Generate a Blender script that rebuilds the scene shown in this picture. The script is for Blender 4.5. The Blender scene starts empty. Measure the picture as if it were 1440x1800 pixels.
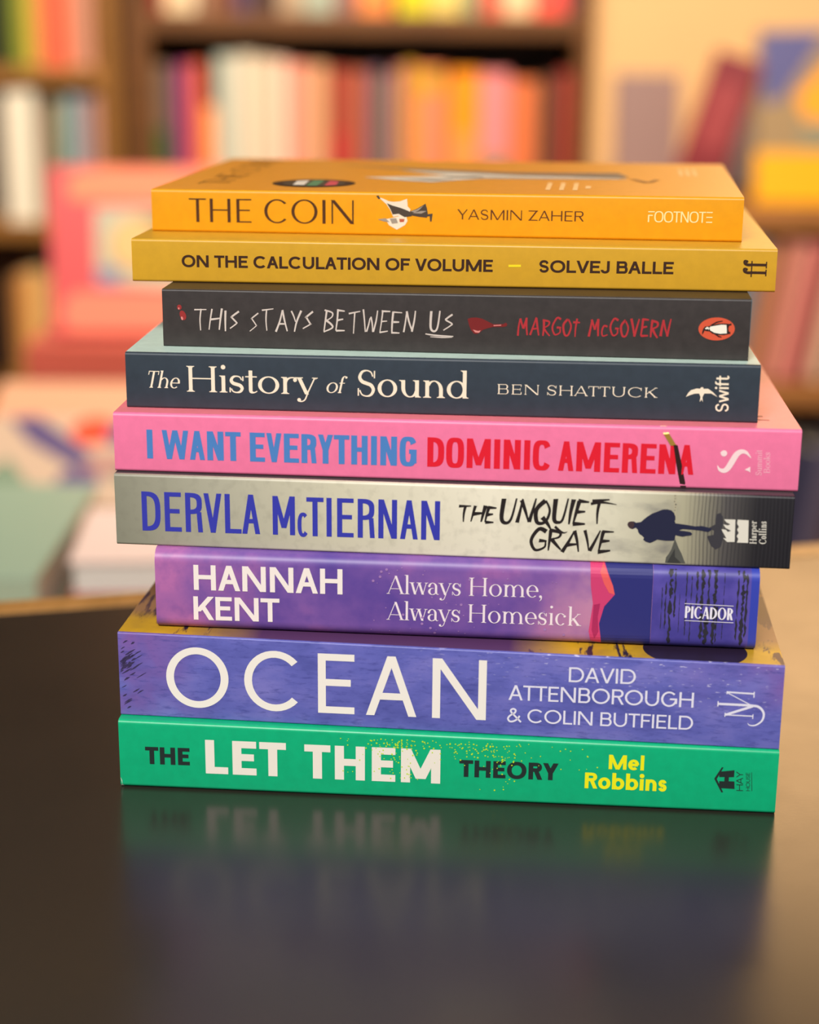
import bpy, math, random
from mathutils import Matrix, Vector
random.seed(7)
SC = bpy.context.scene
COL = SC.collection
R = math.radians

def lin(c):
    if isinstance(c, str):
        c = tuple(int(c[i:i+2], 16) for i in (0, 2, 4))
    return tuple((v/255/12.92 if v/255 <= .04045 else ((v/255+.055)/1.055)**2.4) for v in c) + (1.0,)

# ---------------------------------------------------------------- camera
cam_d = bpy.data.cameras.new('camera')
cam = bpy.data.objects.new('camera', cam_d); COL.objects.link(cam)
PITCH, ROLL = R(16.3735), R(0.5212)
F = Vector((0, math.cos(PITCH), -math.sin(PITCH)))
U = Vector((0, math.sin(PITCH), math.cos(PITCH)))
Rt = Vector((1, 0, 0))
R2 = Rt*math.cos(ROLL)+U*math.sin(ROLL)
U2 = U*math.cos(ROLL)-Rt*math.sin(ROLL)
M = Matrix.Identity(4)
for i in range(3):
    M[i][0], M[i][1], M[i][2] = R2[i], U2[i], -F[i]
M[0][3], M[1][3], M[2][3] = 0, -.5296, .24571
cam.matrix_world = M
cam_d.sensor_fit = 'HORIZONTAL'; cam_d.sensor_width = 36
cam_d.lens = 36*2997.73/1440
cam_d.clip_start = .01
cam_d.dof.use_dof = True
cam_d.dof.focus_distance = .554
cam_d.dof.aperture_fstop = 5.6
SC.camera = cam

# ---------------------------------------------------------------- world, lights, exposure
w = bpy.data.worlds.new('world'); SC.world = w; w.use_nodes = True
bg = w.node_tree.nodes['Background']
bg.inputs[0].default_value = (1.0, .92, .82, 1); bg.inputs[1].default_value = .20

def area(name, loc, target, sx, sy, power, col, spread=180):
    l = bpy.data.lights.new(name, 'AREA'); l.shape = 'RECTANGLE'; l.size = sx; l.size_y = sy
    l.energy = power; l.color = col; l.spread = R(spread)
    o = bpy.data.objects.new(name, l); COL.objects.link(o); o.location = loc
    o.rotation_euler = (Vector(target)-Vector(loc)).to_track_quat('-Z', 'Y').to_euler()
    return o
area('ceiling_light_front', (-.25, -1.25, 1.32), (0, 0, .1), .8, .5, 42, (1, .98, .95))
area('shelf_area_light', (-.1, .75, 1.55), (-.1, 2.0, 0), 1.4, .5, 29, (1, .87, .69), 120)  # unseen area light without a fixture, added to brighten shelves and wall
area('glare_area_light', (.74, 1.66, .74), (.2, .1, 0), .70, .52, 5.6, (1, .60, .28))  # unseen area light standing off the wall, added for warm glare on the counter
SC.view_settings.view_transform = 'Standard'
SC.view_settings.look = 'None'
SC.view_settings.exposure = 0
SC.view_settings.gamma = 1
SC.view_settings.use_curve_mapping = False

# ---------------------------------------------------------------- helpers
def tag(o, label=None, cat=None, group=None, kind=None):
    for k, v in (('label', label), ('category', cat), ('group', group), ('kind', kind)):
        if v: o[k] = v
    return o

def empty(name, loc, rz=0, label=None, cat=None, group=None, rot=None):
    o = bpy.data.objects.new(name, None); COL.objects.link(o)
    o.empty_display_size = .02
    o.location = loc; o.rotation_euler = rot if rot else (0, 0, rz)
    return tag(o, label, cat, group)

def mesh(name, verts, faces, m, parent=None, mi=None, smooth=False):
    me = bpy.data.meshes.new(name)
    me.from_pydata([tuple(v) for v in verts], [], faces)
    for x in (m if isinstance(m, (list, tuple)) else [m]): me.materials.append(x)
    if mi: me.polygons.foreach_set('material_index', mi)
    if smooth:
        me.polygons.foreach_set('use_smooth', [True]*len(me.polygons))
    me.update()
    o = bpy.data.objects.new(name, me); COL.objects.link(o)
    if parent: o.parent = parent
    return o

class MB:
    def __init__(s): s.v = []; s.f = []; s.i = []
    def box(s, x0, x1, y0, y1, z0, z1, mi=0):
        n = len(s.v)
        s.v += [(x, y, z) for z in (z0, z1) for y in (y0, y1) for x in (x0, x1)]
        s.f += [tuple(n+k for k in q) for q in ((0,2,3,1),(4,5,7,6),(0,1,5,4),(2,6,7,3),(0,4,6,2),(1,3,7,5))]
        s.i += [mi]*6; return s
    def prism(s, pts, z0, z1, mi=0):
        n = len(s.v); k = len(pts)
        s.v += [(x, y, z0) for x, y in pts]+[(x, y, z1) for x, y in pts]
        s.f.append(tuple(range(n+k-1, n-1, -1))); s.f.append(tuple(range(n+k, n+2*k)))
        for j in range(k):
            s.f.append((n+j, n+(j+1) % k, n+k+(j+1) % k, n+k+j))
        s.i += [mi]*(k+2); return s
    def build(s, name, m, parent=None, bevel=0, smooth=False):
        o = mesh(name, s.v, s.f, m, parent, s.i, smooth)
        if bevel:
            b = o.modifiers.new('bevel', 'BEVEL'); b.width = bevel; b.segments = 2; b.limit_method = 'ANGLE'
        return o

# ---------------------------------------------------------------- material helpers
class NT:
    def __init__(s, name, rough=.45, spec=.5):
        s.m = bpy.data.materials.new(name); s.m.use_nodes = True
        s.t = s.m.node_tree; s.b = s.t.nodes['Principled BSDF']
        s.b.inputs['Roughness'].default_value = rough
        s.b.inputs['Specular IOR Level'].default_value = spec
    def n(s, typ, **kw):
        nd = s.t.nodes.new(typ)
        for k, v in kw.items():
            if k.startswith('i_'):
                key = k[2:]
                key = int(key) if key.isdigit() else key.replace('_', ' ')
                if isinstance(v, bpy.types.NodeSocket): s.t.links.new(v, nd.inputs[key])
                else: nd.inputs[key].default_value = v
            else: setattr(nd, k, v)
        return nd
    def obj(s, scale=(1, 1, 1), loc=(0, 0, 0), rot=(0, 0, 0)):
        tc = s.n('ShaderNodeTexCoord')
        mp = s.n('ShaderNodeMapping', i_0=tc.outputs['Object'])
        mp.inputs['Scale'].default_value = scale; mp.inputs['Location'].default_value = loc
        mp.inputs['Rotation'].default_value = rot
        return mp.outputs[0]
    def noise(s, vec, scale=5, detail=4, rough=.5, dist=0):
        return s.n('ShaderNodeTexNoise', i_Vector=vec, i_Scale=scale, i_Detail=detail, i_Roughness=rough, i_Distortion=dist).outputs['Fac']
    def ramp(s, fac, stops, interp='LINEAR'):
        r = s.n('ShaderNodeValToRGB', i_0=fac); cr = r.color_ramp; cr.interpolation = interp
        while len(cr.elements) < len(stops): cr.elements.new(.5)
        for e, (p, c) in zip(cr.elements, stops):
            e.position = p; e.color = lin(c) if not isinstance(c, float) else (c, c, c, 1)
        return r.outputs[0]
    def mix(s, fac, a, b):
        m = s.n('ShaderNodeMix', data_type='RGBA')
        for k, v in ((0, fac), (6, a), (7, b)):
            if isinstance(v, bpy.types.NodeSocket): s.t.links.new(v, m.inputs[k])
            else: m.inputs[k].default_value = v if k == 0 else (lin(v) if not (isinstance(v, tuple) and len(v) == 4) else v)
        return m.outputs[2]
    def math(s, op, a, b=0.0, c=None):
        m = s.n('ShaderNodeMath', operation=op)
        for k, v in ((0, a), (1, b)) + (((2, c),) if c is not None else ()):
            if isinstance(v, bpy.types.NodeSocket): s.t.links.new(v, m.inputs[k])
            else: m.inputs[k].default_value = v
        return m.outputs[0]
    def rng(s, v, a, b, c=0.0, d=1.0):
        return s.n('ShaderNodeMapRange', i_0=v, i_1=a, i_2=b, i_3=c, i_4=d).outputs[0]
    def xyz(s, vec):
        return s.n('ShaderNodeSeparateXYZ', i_0=vec).outputs
    def col(s, sock):
        s.t.links.new(sock, s.b.inputs['Base Color']); return s
    def bump(s, h, strength=.1, dist=.001):
        b = s.n('ShaderNodeBump', i_Height=h, i_Strength=strength, i_Distance=dist)
        s.t.links.new(b.outputs[0], s.b.inputs['Normal']); return s

_plain = {}
def plain(c, rough=.5, spec=.4, name=None):
    key = (c, rough, spec)
    if key not in _plain:
        t = NT(name or 'colour', rough, spec); t.b.inputs['Base Color'].default_value = lin(c)
        _plain[key] = t.m
    return _plain[key]

def laminate(name, c, rough=.42, spec=.4, grain=.03):
    """printed, laminated card: flat colour with a very fine mottling"""
    t = NT(name, rough, spec)
    v = t.obj((1, 1, 1))
    a = t.noise(v, 260, 5, .6)
    hi = tuple(min(255, x*(1+grain)) for x in (c if not isinstance(c, str) else [int(c[i:i+2], 16) for i in (0, 2, 4)]))
    lo = tuple(x*(1-grain) for x in (c if not isinstance(c, str) else [int(c[i:i+2], 16) for i in (0, 2, 4)]))
    t.col(t.ramp(a, [(.3, lo), (.7, hi)]))
    t.bump(t.noise(v, 700, 3), .06, .0002)
    return t.m

def wood(name, a, b, scale=(3, 40, 3), rough=.45):
    t = NT(name, rough, .4)
    v = t.obj(scale)
    n1 = t.noise(v, 2.2, 6, .6, .4)
    t.col(t.ramp(n1, [(.3, a), (.7, b)]))
    t.bump(n1, .08, .002)
    return t.m

def paper_edges(name, c=(225, 212, 185)):
    t = NT(name, .85, .2)
    z = t.xyz(t.obj())[2]
    wv = t.math('SINE', t.math('MULTIPLY', z, 14000.0))
    t.col(t.mix(t.rng(wv, -1, 1), tuple(x*.86 for x in c), c))
    return t.m
PAPER = paper_edges('paper_edges')
PAPER_WHITE = paper_edges('paper_edges_white', (238, 232, 220))

# ---------------------------------------------------------------- lettering: every letter is drawn from strokes
class Glyph:
    def __init__(s, st): s.p = []; s.st = st; s.k = 0
    def add(s, polys):
        for q in polys: s.p.append((q, s.k))
        s.k += 1
    def quad(s, x0, y0, x1, y1): s.add([[(x0, y0), (x1, y0), (x1, y1), (x0, y1)]])
    def serif(s, xc, y, up, wx, l=1, r=1):
        st = s.st; t = st['st']; e = st['sx']
        y1 = y+t if up else y-t
        s.quad(xc-wx/2-e*l, min(y, y1), xc+wx/2+e*r, max(y, y1))
        b = t*1.6 if up else -t*1.6
        q = []
        if l: q.append([(xc-wx/2-e*.55, y1), (xc-wx/2+.005, y1), (xc-wx/2+.005, y1+b)])
        if r: q.append([(xc+wx/2+e*.55, y1), (xc+wx/2-.005, y1), (xc+wx/2-.005, y1+b)])
        s.add(q)
    def V(s, x, y0, y1, bs=True, ts=True, tl=1, tr=1, bl=1, br=1):
        w = s.st['w']; s.quad(x, y0, x+w, y1)
        if s.st['serif']:
            if bs: s.serif(x+w/2, y0, True, w, bl, br)
            if ts: s.serif(x+w/2, y1, False, w, tl, tr)
    def H(s, y, x0, x1, t=None):
        s.quad(x0, y, x1, y+(t or s.st['h']))
    def D(s, xa, ya, xb, yb, thin=False, sa=False, sb=False):
        st = s.st; w = st['w'] if not thin else st['h']*1.15 if st['serif'] or st.get('flare') else st['w']
        L = math.hypot(xb-xa, yb-ya); wx = w*L/abs(yb-ya)*(.96 if not thin else 1)*st.get('dk', 1)
        s.add([[(xa-wx/2, ya), (xa+wx/2, ya), (xb+wx/2, yb), (xb-wx/2, yb)]])
        if st['serif']:
            if sa: s.serif(xa, ya, ya < yb, wx)
            if sb: s.serif(xb, yb, yb < ya, wx)
    def A(s, cx, cy, rx, ry, a0=0, a1=360, n=40):
        st = s.st; e = 2/st['e']
        def P(a, rx, ry):
            c, q = math.cos(R(a)), math.sin(R(a))
            return (cx+rx*math.copysign(abs(c)**e, c), cy+ry*math.copysign(abs(q)**e, q))
        n = max(4, int(n*abs(a1-a0)/360)); qs = []
        for i in range(n):
            a, b = a0+(a1-a0)*i/n, a0+(a1-a0)*(i+1)/n
            rix, riy = max(rx-st['w'], .004), max(ry-st['h'], .004)
            qs.append([P(a, rx, ry), P(b, rx, ry), P(b, rix, riy), P(a, rix, riy)])
        s.add(qs)
    def S(s, pts, ws, n=6, smooth=True):
        """stroke along points with interpolated widths"""
        P = []; W = []
        m = len(pts)
        if not isinstance(ws, (list, tuple)): ws = [ws]*m
        for i in range(m-1):
            p0, p1, p2, p3 = pts[max(i-1, 0)], pts[i], pts[i+1], pts[min(i+2, m-1)]
            for j in range(n if smooth else 1):
                t = j/n if smooth else 0
                if smooth:
                    q = tuple(.5*(2*p1[k]+(p2[k]-p0[k])*t+(2*p0[k]-5*p1[k]+4*p2[k]-p3[k])*t*t+(3*p1[k]-p0[k]-3*p2[k]+p3[k])*t**3) for k in (0, 1))
                else: q = p1
                P.append(q); W.append(ws[i]+(ws[i+1]-ws[i])*t)
        P.append(pts[-1]); W.append(ws[-1])
        L = []
        for i, p in enumerate(P):
            a, b = P[max(i-1, 0)], P[min(i+1, len(P)-1)]
            dx, dy = b[0]-a[0], b[1]-a[1]; l = math.hypot(dx, dy) or 1
            L.append(((p[0]-dy/l*W[i]/2, p[1]+dx/l*W[i]/2), (p[0]+dy/l*W[i]/2, p[1]-dx/l*W[i]/2)))
        s.add([[L[i][0], L[i][1], L[i+1][1], L[i+1][0]] for i in range(len(L)-1)])
    def dot(s, cx, cy, r, rx=None):
        s.add([[(cx+(rx or r)*math.cos(a*math.pi/10), cy+r*math.sin(a*math.pi/10)) for a in range(20)]])

CAPW = {'A': .72, 'B': .6, 'C': .88, 'D': .74, 'E': .52, 'F': .5, 'G': .8, 'H': .72, 'I': 0, 'J': .42, 'K': .64, 'L': .48, 'M': .9, 'N': .76, 'O': .9, 'P': .56,
        'Q': .9, 'R': .6, 'S': .55, 'T': .6, 'U': .7, 'V': .72, 'W': 1.06, 'X': .66, 'Y': .68, 'Z': .6, '&': .74,
        'a': .50, 'b': .58, 'c': .5, 'd': .58, 'e': .55, 'f': .30, 'h': .52, 'i': 0, 'k': .5, 'l': 0, 'm': .86, 'n': .52, 'o': .58, 'p': .58, 'r': .33, 's': .42,
        't': .32, 'u': .52, 'w': .78, 'y': .54, ',': .08, ' ': .28}
SBEAR = {c: (.09, .09) for c in 'HIMNU'}
SBEAR.update({c: (.05, .05) for c in 'OCGQ'}); SBEAR.update({c: (.005, .005) for c in 'AVWYTXvwy'})
SBEAR.update({'B': (.09, .05), 'D': (.09, .05), 'E': (.09, .045), 'F': (.09, .02), 'K': (.09, .0), 'L': (.09, .01), 'P': (.09, .02), 'R': (.09, .02), 'S': (.05, .05), 'C': (.05, -.03), 'J': (.02, .09), 'Z': (.04, .04), '&': (.04, .03)})
SBEAR.update({c: (.075, .07) for c in 'hnmui'}); SBEAR.update({c: (.04, .04) for c in 'oceas'}); SBEAR.update({'l': (.075, .075), 'b': (.075, .04), 'd': (.04, .075), 'p': (.075, .04), 'r': (.075, .0), 't': (.01, .02), 'f': (.02, .0), 'k': (.075, .0), ',': (.03, .05), ' ': (0, 0)})
SP = [(.91, .77), (.78, .94), (.5, 1.0), (.2, .94), (.05, .74), (.2, .575), (.5, .5), (.8, .425), (.95, .25), (.8, .06), (.5, 0), (.2, .06), (.05, .23)]

def style(w=.14, h=.12, e=2.1, serif=False, sx=.1, st=.045, sb=1., track=0., uni=0., xh=.7, asc=1.04, slant=0., **kw):
    d = dict(w=w, h=h, e=e, serif=serif, sx=sx, st=st, sb=sb, track=track, uni=uni, xh=xh, asc=asc, slant=slant); d.update(kw); return d

def glyph(c, W, st):
    g = Glyph(st); w, h, xh, asc = st['w'], st['h'], st['xh'], st['asc']
    se = st['serif']
    if c == 'A':
        wx = w*1.06; wt = h*1.2 if se or st.get('flare') else w*1.06
        g.D(wt/2, 0, W/2, 1, True, sa=se); g.D(W-wx/2, 0, W/2, 1, sa=se); y = .27
        m = .5*y; g.H(y, W/2*y+wt*.4, W-W/2*y-wx*.4)
    elif c == 'B':
        g.V(0, 0, 1, True, True, 1, 0, 1, 0); r1, r2 = min(.26, W*.5), min(.285, W*.55)
        g.H(1-h, w*.5, W*.94-r1); g.H(0, w*.5, W-r2); g.H(.535-h/2, w*.5, W*.94-r1)
        yt, yb = .535+h/2, .535-h/2
        g.A(W*.94-r1, (1+yb)/2, r1, (1-yb)/2, -90, 90); g.A(W-r2, yt/2, r2, yt/2, -90, 90)
    elif c in 'CG':
        a = 42 if st['e'] < 2.6 else 28
        g.A(W/2, .5, W/2, .51, a, 360-a if c == 'C' else 350)
        if se:
            x = W/2+W/2*math.cos(R(a))-h/2; g.quad(x-.01, .66, x+h, .95)
            if c == 'C': pass
        if c == 'G': g.H(.5-h/2, W*.55, W, h); g.quad(W-w, .2 if st['e'] < 2.6 else .1, W, .5)
    elif c == 'D':
        g.V(0, 0, 1, True, True, 1, 0, 1, 0); rx = min(W-w*.6, .5 if st['e'] < 2.6 else W-w*.5)
        g.H(1-h, w*.5, W-rx); g.H(0, w*.5, W-rx); g.A(W-rx, .5, rx, .5, -90, 90)
    elif c in 'EF':
        if st.get('bars') and c == 'E':
            for y in (0, .5-h/2, 1-h): g.H(y, 0, W)
        elif st.get('bars'):
            g.V(0, 0, .62); g.H(.62-h/2, 0, W*.8); g.H(1-h, 0, W*1.1)
        else:
            g.V(0, 0, 1, True, True, 1, 0, 1, 0 if c == 'E' else 1)
            g.H(1-h, w*.5, W); g.H(.52-h/2, w*.5, W*.9)
            if c == 'E': g.H(0, w*.5, W)
            if se:
                g.quad(W-h, .78, W, 1); g.quad(W*.9-h, .4, W*.9, .63)
                if c == 'E': g.quad(W-h, 0, W+.02, .24)
    elif c == 'H':
        g.V(0, 0, 1); g.V(W-w, 0, 1); g.H(.52-h/2, w*.5, W-w*.5)
    elif c == 'I': g.V(0, 0, 1)
    elif c == 'J':
        g.V(W-w, .25, 1, False, True); g.A(W/2, .28, W/2, .29, 180, 360)
    elif c == 'K':
        g.V(0, 0, 1); g.D(w*.9, .36, W-w*.55, 1, True, sb=se); g.D(W-w*.5, 0, w*1.0+W*.2, .62, sa=se)
    elif c == 'L':
        g.V(0, 0, 1, True, True, 1, 1, 1, 0); g.H(0, w*.5, W)
        if se: g.quad(W-h, 0, W+.02, .26)
    elif c == 'M':
        g.V(0, 0, 1); g.V(W-w, 0, 1); v = st.get('mv', 0.0 if not st.get('mshort') else .3)
        g.D(W/2, v, w*.55, 1); g.D(W/2, v, W-w*.55, 1, True)
    elif c == 'N':
        if se or st.get('flare'):
            wt = h*1.2; g.quad(0, 0, wt, 1); g.quad(W-wt, 0, W, 1); g.D(W-wt*.8, 0, wt*.8, 1)
            if se: g.serif(wt/2, 0, True, wt); g.serif(wt/2, 1, False, wt, 1, 0); g.serif(W-wt/2, 1, False, wt)
        else:
            g.V(0, 0, 1); g.V(W-w, 0, 1); g.D(W-w*.6, 0, w*.6, 1)
    elif c in 'OQ':
        g.A(W/2, .5, W/2, .512, 0, 360, 56)
        if c == 'Q': g.D(W*.95, -.1, W*.6, .25)
    elif c in 'PR':
        g.V(0, 0, 1, True, True, 1, 0); yb = .46; r = min(.27+h*.1, W*.6)
        if st['e'] > 2.6: r = W-w*.7
        Wp = W if c == 'P' else W*.96
        g.H(1-h, w*.5, Wp-r); g.H(yb, w*.5, Wp-r); g.A(Wp-r, (1+yb)/2, r, (1-yb)/2, -90, 90)
        if c == 'R': g.D(W-w*.5, 0, W*.52 if st['e'] < 2.6 else W-w*.75, yb+h*.5, sa=se)
    elif c == 'S' or c == 's':
        hh = 1 if c == 'S' else xh
        mid = w*.95 if se or st.get('flare') else (w+h)/2
        ht = h if not se else h*1.1
        ws = [ht, ht, ht, (ht+mid)/2, mid*.9, mid, mid, mid, mid*.9, (ht+mid)/2, ht, ht, ht]
        g.S([(w*.45+p[0]*(W-w*.9), h/2-.01+p[1]*(hh-h+.02)) for p in SP], ws, 6)
        if se:
            q = .3*hh; x = W-w*.2
            g.quad(x-h*1.1, hh*.7, x, hh*.98); g.quad(w*.1, hh*.02, w*.1+h*1.1, hh*.31)
    elif c == 'T':
        g.V(W/2-w/2, 0, 1, True, False); g.H(1-h, 0, W)
        if se: g.quad(0, .77, h, 1); g.quad(W-h, .77, W, 1)
    elif c == 'U':
        r = min(W/2, .42)
        wt = w
        g.quad(0, r, w, 1); g.quad(W-w, r, W, 1); g.A(W/2, r-.01, W/2, r, 180, 360)
        if se: g.serif(w/2, 1, False, w); g.serif(W-w/2, 1, False, w)
    elif c == 'V':
        g.D(W/2, 0, w*.53, 1, sb=se); g.D(W/2, 0, W-w*.53, 1, True, sb=se)
    elif c == 'W' or c == 'w':
        hh = 1 if c == 'W' else xh; a = w*.5
        g.D(W*.27, 0, a, hh, sb=se); g.D(W*.27, 0, W/2, hh, True); g.D(W*.73, 0, W/2, hh, sb=se and c == 'w'); g.D(W*.73, 0, W-a, hh, True, sb=se)
    elif c == 'X': g.D(W-w*.5, 0, w*.5, 1); g.D(w*.5, 0, W-w*.5, 1, True)
    elif c == 'Y':
        g.V(W/2-w/2, 0, .48, True, False); g.D(W/2, .42, w*.53, 1, sb=se); g.D(W/2, .42, W-w*.53, 1, True, sb=se)
    elif c == 'Z': g.H(1-h, 0, W); g.H(0, 0, W); g.D(w*.6, 0, W-w*.6, 1)
    elif c == '&':
        g.S([(W, .02), (W*.72, .3), (W*.3, .72), (W*.28, .9), (W*.45, .97), (W*.6, .88), (W*.55, .7), (W*.2, .46), (w*.5, .25), (W*.18, .06), (W*.42, .05), (W*.72, .22), (W*.9, .48)], (w+h)/2, 6)
    elif c == 'o': g.A(W/2, xh/2, W/2, xh/2+.01, 0, 360, 48)
    elif c == 'c':
        g.A(W/2, xh/2, W/2, xh/2+.01, 48, 318)
        if se: g.dot(W*.86, xh*.76, w*.55)
    elif c == 'e':
        g.A(W/2, xh/2, W/2, xh/2+.01, 0 if not se else -5, 312); g.H(xh*.5-h*.5, w*.5, W-w*.35)
    elif c == 'a':
        if se:
            g.A(W*.42, xh*.66, W*.42, xh*.35, 0, 160); g.V(W*.84-w, .06, xh*.66, False, False)
            g.S([(W*.84-w*.5, xh*.2), (W*.88, .02), (W*1.0, .05)], [w*.9, h, h*.8]); g.dot(w*.5, xh*.72, w*.5)
            g.A(W*.4, xh*.28, W*.4, xh*.29, 70, 320)
        else:
            g.A(W*.48, xh*.66, W*.46, xh*.35, 10, 155); g.V(W-w, 0, xh*.66); g.A(W*.42, xh*.29, W*.42, xh*.3, 0, 360); g.H(xh*.57-h, W*.4, W-w*.5)
    elif c in 'bdpq':
        r = W-w*.35
        y0, y1 = (0, asc) if c in 'bd' else (-.28, xh)
        if c in 'bp':
            g.V(0, y0, y1, c == 'p', True, 1, 0); g.A(W-W*.5, xh/2, W*.5, xh/2+.01, 0, 360)
        else:
            g.V(W-w, y0, y1, True, True, 1, 0, 0, 1); g.A(W*.5, xh/2, W*.5, xh/2+.01, 0, 360)
    elif c == 'f':
        g.V(W*.22, 0, asc-.22, True, False); g.A(W*.22+W*.5, asc-.22, W*.5, .22, 55, 180); g.H(xh-h, 0, W*.95)
        if se: g.dot(W*1.0, asc-.09, w*.55)
    elif c in 'hnm':
        top = asc if c == 'h' else xh
        g.V(0, 0, top, True, True, 1, 0)
        legs = [(0, W)] if c != 'm' else [(0, W/2+w*.25), (W/2-w*.25-w*.5+w*.0, W)]
        for a, b in legs:
            rx = (b-a)/2; ry = min(rx*1.1, xh*.55)
            g.A(a+rx, xh-ry, rx, ry+.005, 0, 150 if se else 175); g.V(b-w, 0, xh-ry, True, False)
    elif c == 'u':
        rx = W/2; ry = min(rx*1.1, xh*.55)
        g.A(rx, ry, rx, ry+.005, 180, 340); g.V(0, ry, xh, False, True, 1, 0); g.V(W-w, 0, xh, True, True, 1, 0, 0, 1)
    elif c == 'i':
        g.V(0, 0, xh, True, True, 1, 0); g.dot(w/2, asc-w*.55, w*.62)
    elif c == 'l': g.V(0, 0, asc, True, True, 1, 0)
    elif c == 'k':
        g.V(0, 0, asc, True, True, 1, 0); g.D(w*.9, xh*.36, W-w*.6, xh, True, sb=se); g.D(W-w*.5, 0, w*1.0+W*.16, xh*.62, sa=se)
    elif c == 'r':
        g.V(0, 0, xh, True, True, 1, 0); rx = W*.75; g.A(rx, xh-.26, rx, .265, 60, 170)
        if se: g.dot(W*.98, xh-.11, w*.52)
    elif c == 't':
        g.V(W*.3, .12, xh+.22, False, False); g.H(xh-h, 0, W)
        g.S([(W*.3+w*.5, .2), (W*.3+w*.6, .06), (W*.75, .02), (W*1.02, .08)], [w, w*.9, h, h*.8])
    elif c == 'y':
        g.D(W/2, 0, w*.5, xh, sb=se); g.D(W*.5, 0, W-w*.5, xh, True, sb=se)
        g.S([(W*.54, .06), (W*.4, -.2), (W*.22, -.28), (W*.06, -.25)], [h*1.2, h*1.1, h, h*1.3])
        if se: g.dot(W*.1, -.22, w*.5)
    elif c == ',':
        g.dot(w*.5, .05, w*.6); g.S([(w*.9, .05), (w*.8, -.1), (w*.1, -.2)], [w*.5, w*.4, .02])
    return g.p

HAND = {
 'T': (.62, [[(0, .93), (.6, 1.0)], [(.3, 1.0), (.28, .5), (.3, 0)]]),
 'H': (.62, [[(.1, 1), (.0, 0)], [(.62, 1.02), (.5, -.02)], [(.05, .45), (.56, .55)]]),
 'I': (.1, [[(.05, 1), (.04, 0)]]),
 'S': (.42, [[(.42, .86), (.12, .66), (.1, .58), (.36, .36), (.34, .28), (.0, .06)]]),
 'A': (.6, [[(0, 0), (.3, 1)], [(.3, 1), (.56, 0)], [(.1, .36), (.5, .4)]]),
 'Y': (.5, [[(.0, 1), (.26, .5)], [(.5, 1), (.26, .5), (.2, 0)]]),
 'B': (.46, [[(.08, 1), (.0, 0)], [(.0, .98), (.38, .85), (.4, .7), (.08, .52)], [(.08, .52), (.42, .36), (.42, .2), (.0, 0)]]),
 'E': (.44, [[(.06, 1), (.0, .02)], [(.02, .98), (.44, .95)], [(.03, .5), (.34, .54)], [(.0, .02), (.42, .06)]]),
 'W': (.72, [[(0, 1), (.16, 0)], [(.16, 0), (.36, .66)], [(.36, .66), (.5, 0)], [(.5, 0), (.72, 1)]]),
 'N': (.54, [[(.0, 0), (.08, .95)], [(.08, .95), (.42, .02)], [(.42, .02), (.54, 1)]]),
 'U': (.5, [[(.0, 1), (.05, .2), (.2, 0), (.36, .2), (.44, 1)]]),
 'M': (.62, [[(0, 0), (.1, .95)], [(.1, .95), (.3, .4)], [(.3, .4), (.5, 1)], [(.5, 1), (.58, 0)]]),
 'R': (.48, [[(.06, .96), (.04, 0)], [(.0, .95), (.38, .86), (.36, .62), (.06, .5)], [(.1, .5), (.46, 0)]]),
 'G': (.52, [[(.46, .9), (.22, .98), (.0, .5), (.18, .03), (.46, .15), (.48, .42)], [(.28, .44), (.54, .42)]]),
 'O': (.46, [[(.25, .97), (.02, .6), (.1, .08), (.34, .08), (.46, .55), (.25, .97)]]),
 'V': (.5, [[(0, 1), (.24, 0)], [(.24, 0), (.5, 1)]]),
 'c': (.36, [[(.34, .58), (.14, .62), (.02, .34), (.12, .06), (.36, .1)]]),
 'Q': (.56, [[(.28, .97), (.02, .6), (.1, .1), (.36, .08), (.5, .55), (.28, .97)], [(.28, .32), (.6, -.22)]]),
 't': (.42, [[(.0, .8), (.42, .82)], [(.2, 1.05), (.18, .0)]]),
 ' ': (.3, []),
}

def hand_glyph(c, st, i):
    W, strokes = HAND[c]; g = Glyph(st); rnd = random.Random(ord(c)*31+i)
    j = st.get('jit', .02)
    for s in strokes:
        pts = [(x*st['k']+rnd.uniform(-j, j), y+rnd.uniform(-j, j)) for x, y in s]
        w0 = st['w']*rnd.uniform(.8, 1.2); n = len(pts)
        if st.get('brush'):
            ws = [w0*(1.15-.75*q/(n-1)) for q in range(n)]
        else: ws = [w0*(1.0-.4*q/(n-1)) for q in range(n)]
        if n == 2:
            mx = ((pts[0][0]+pts[1][0])/2+rnd.uniform(-j, j), (pts[0][1]+pts[1][1])/2)
            pts = [pts[0], mx, pts[1]]; ws = [ws[0], (ws[0]+ws[1])/2*1.05, ws[1]]
        g.S(pts, ws, 5)
    return g.p, W*st['k']

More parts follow.
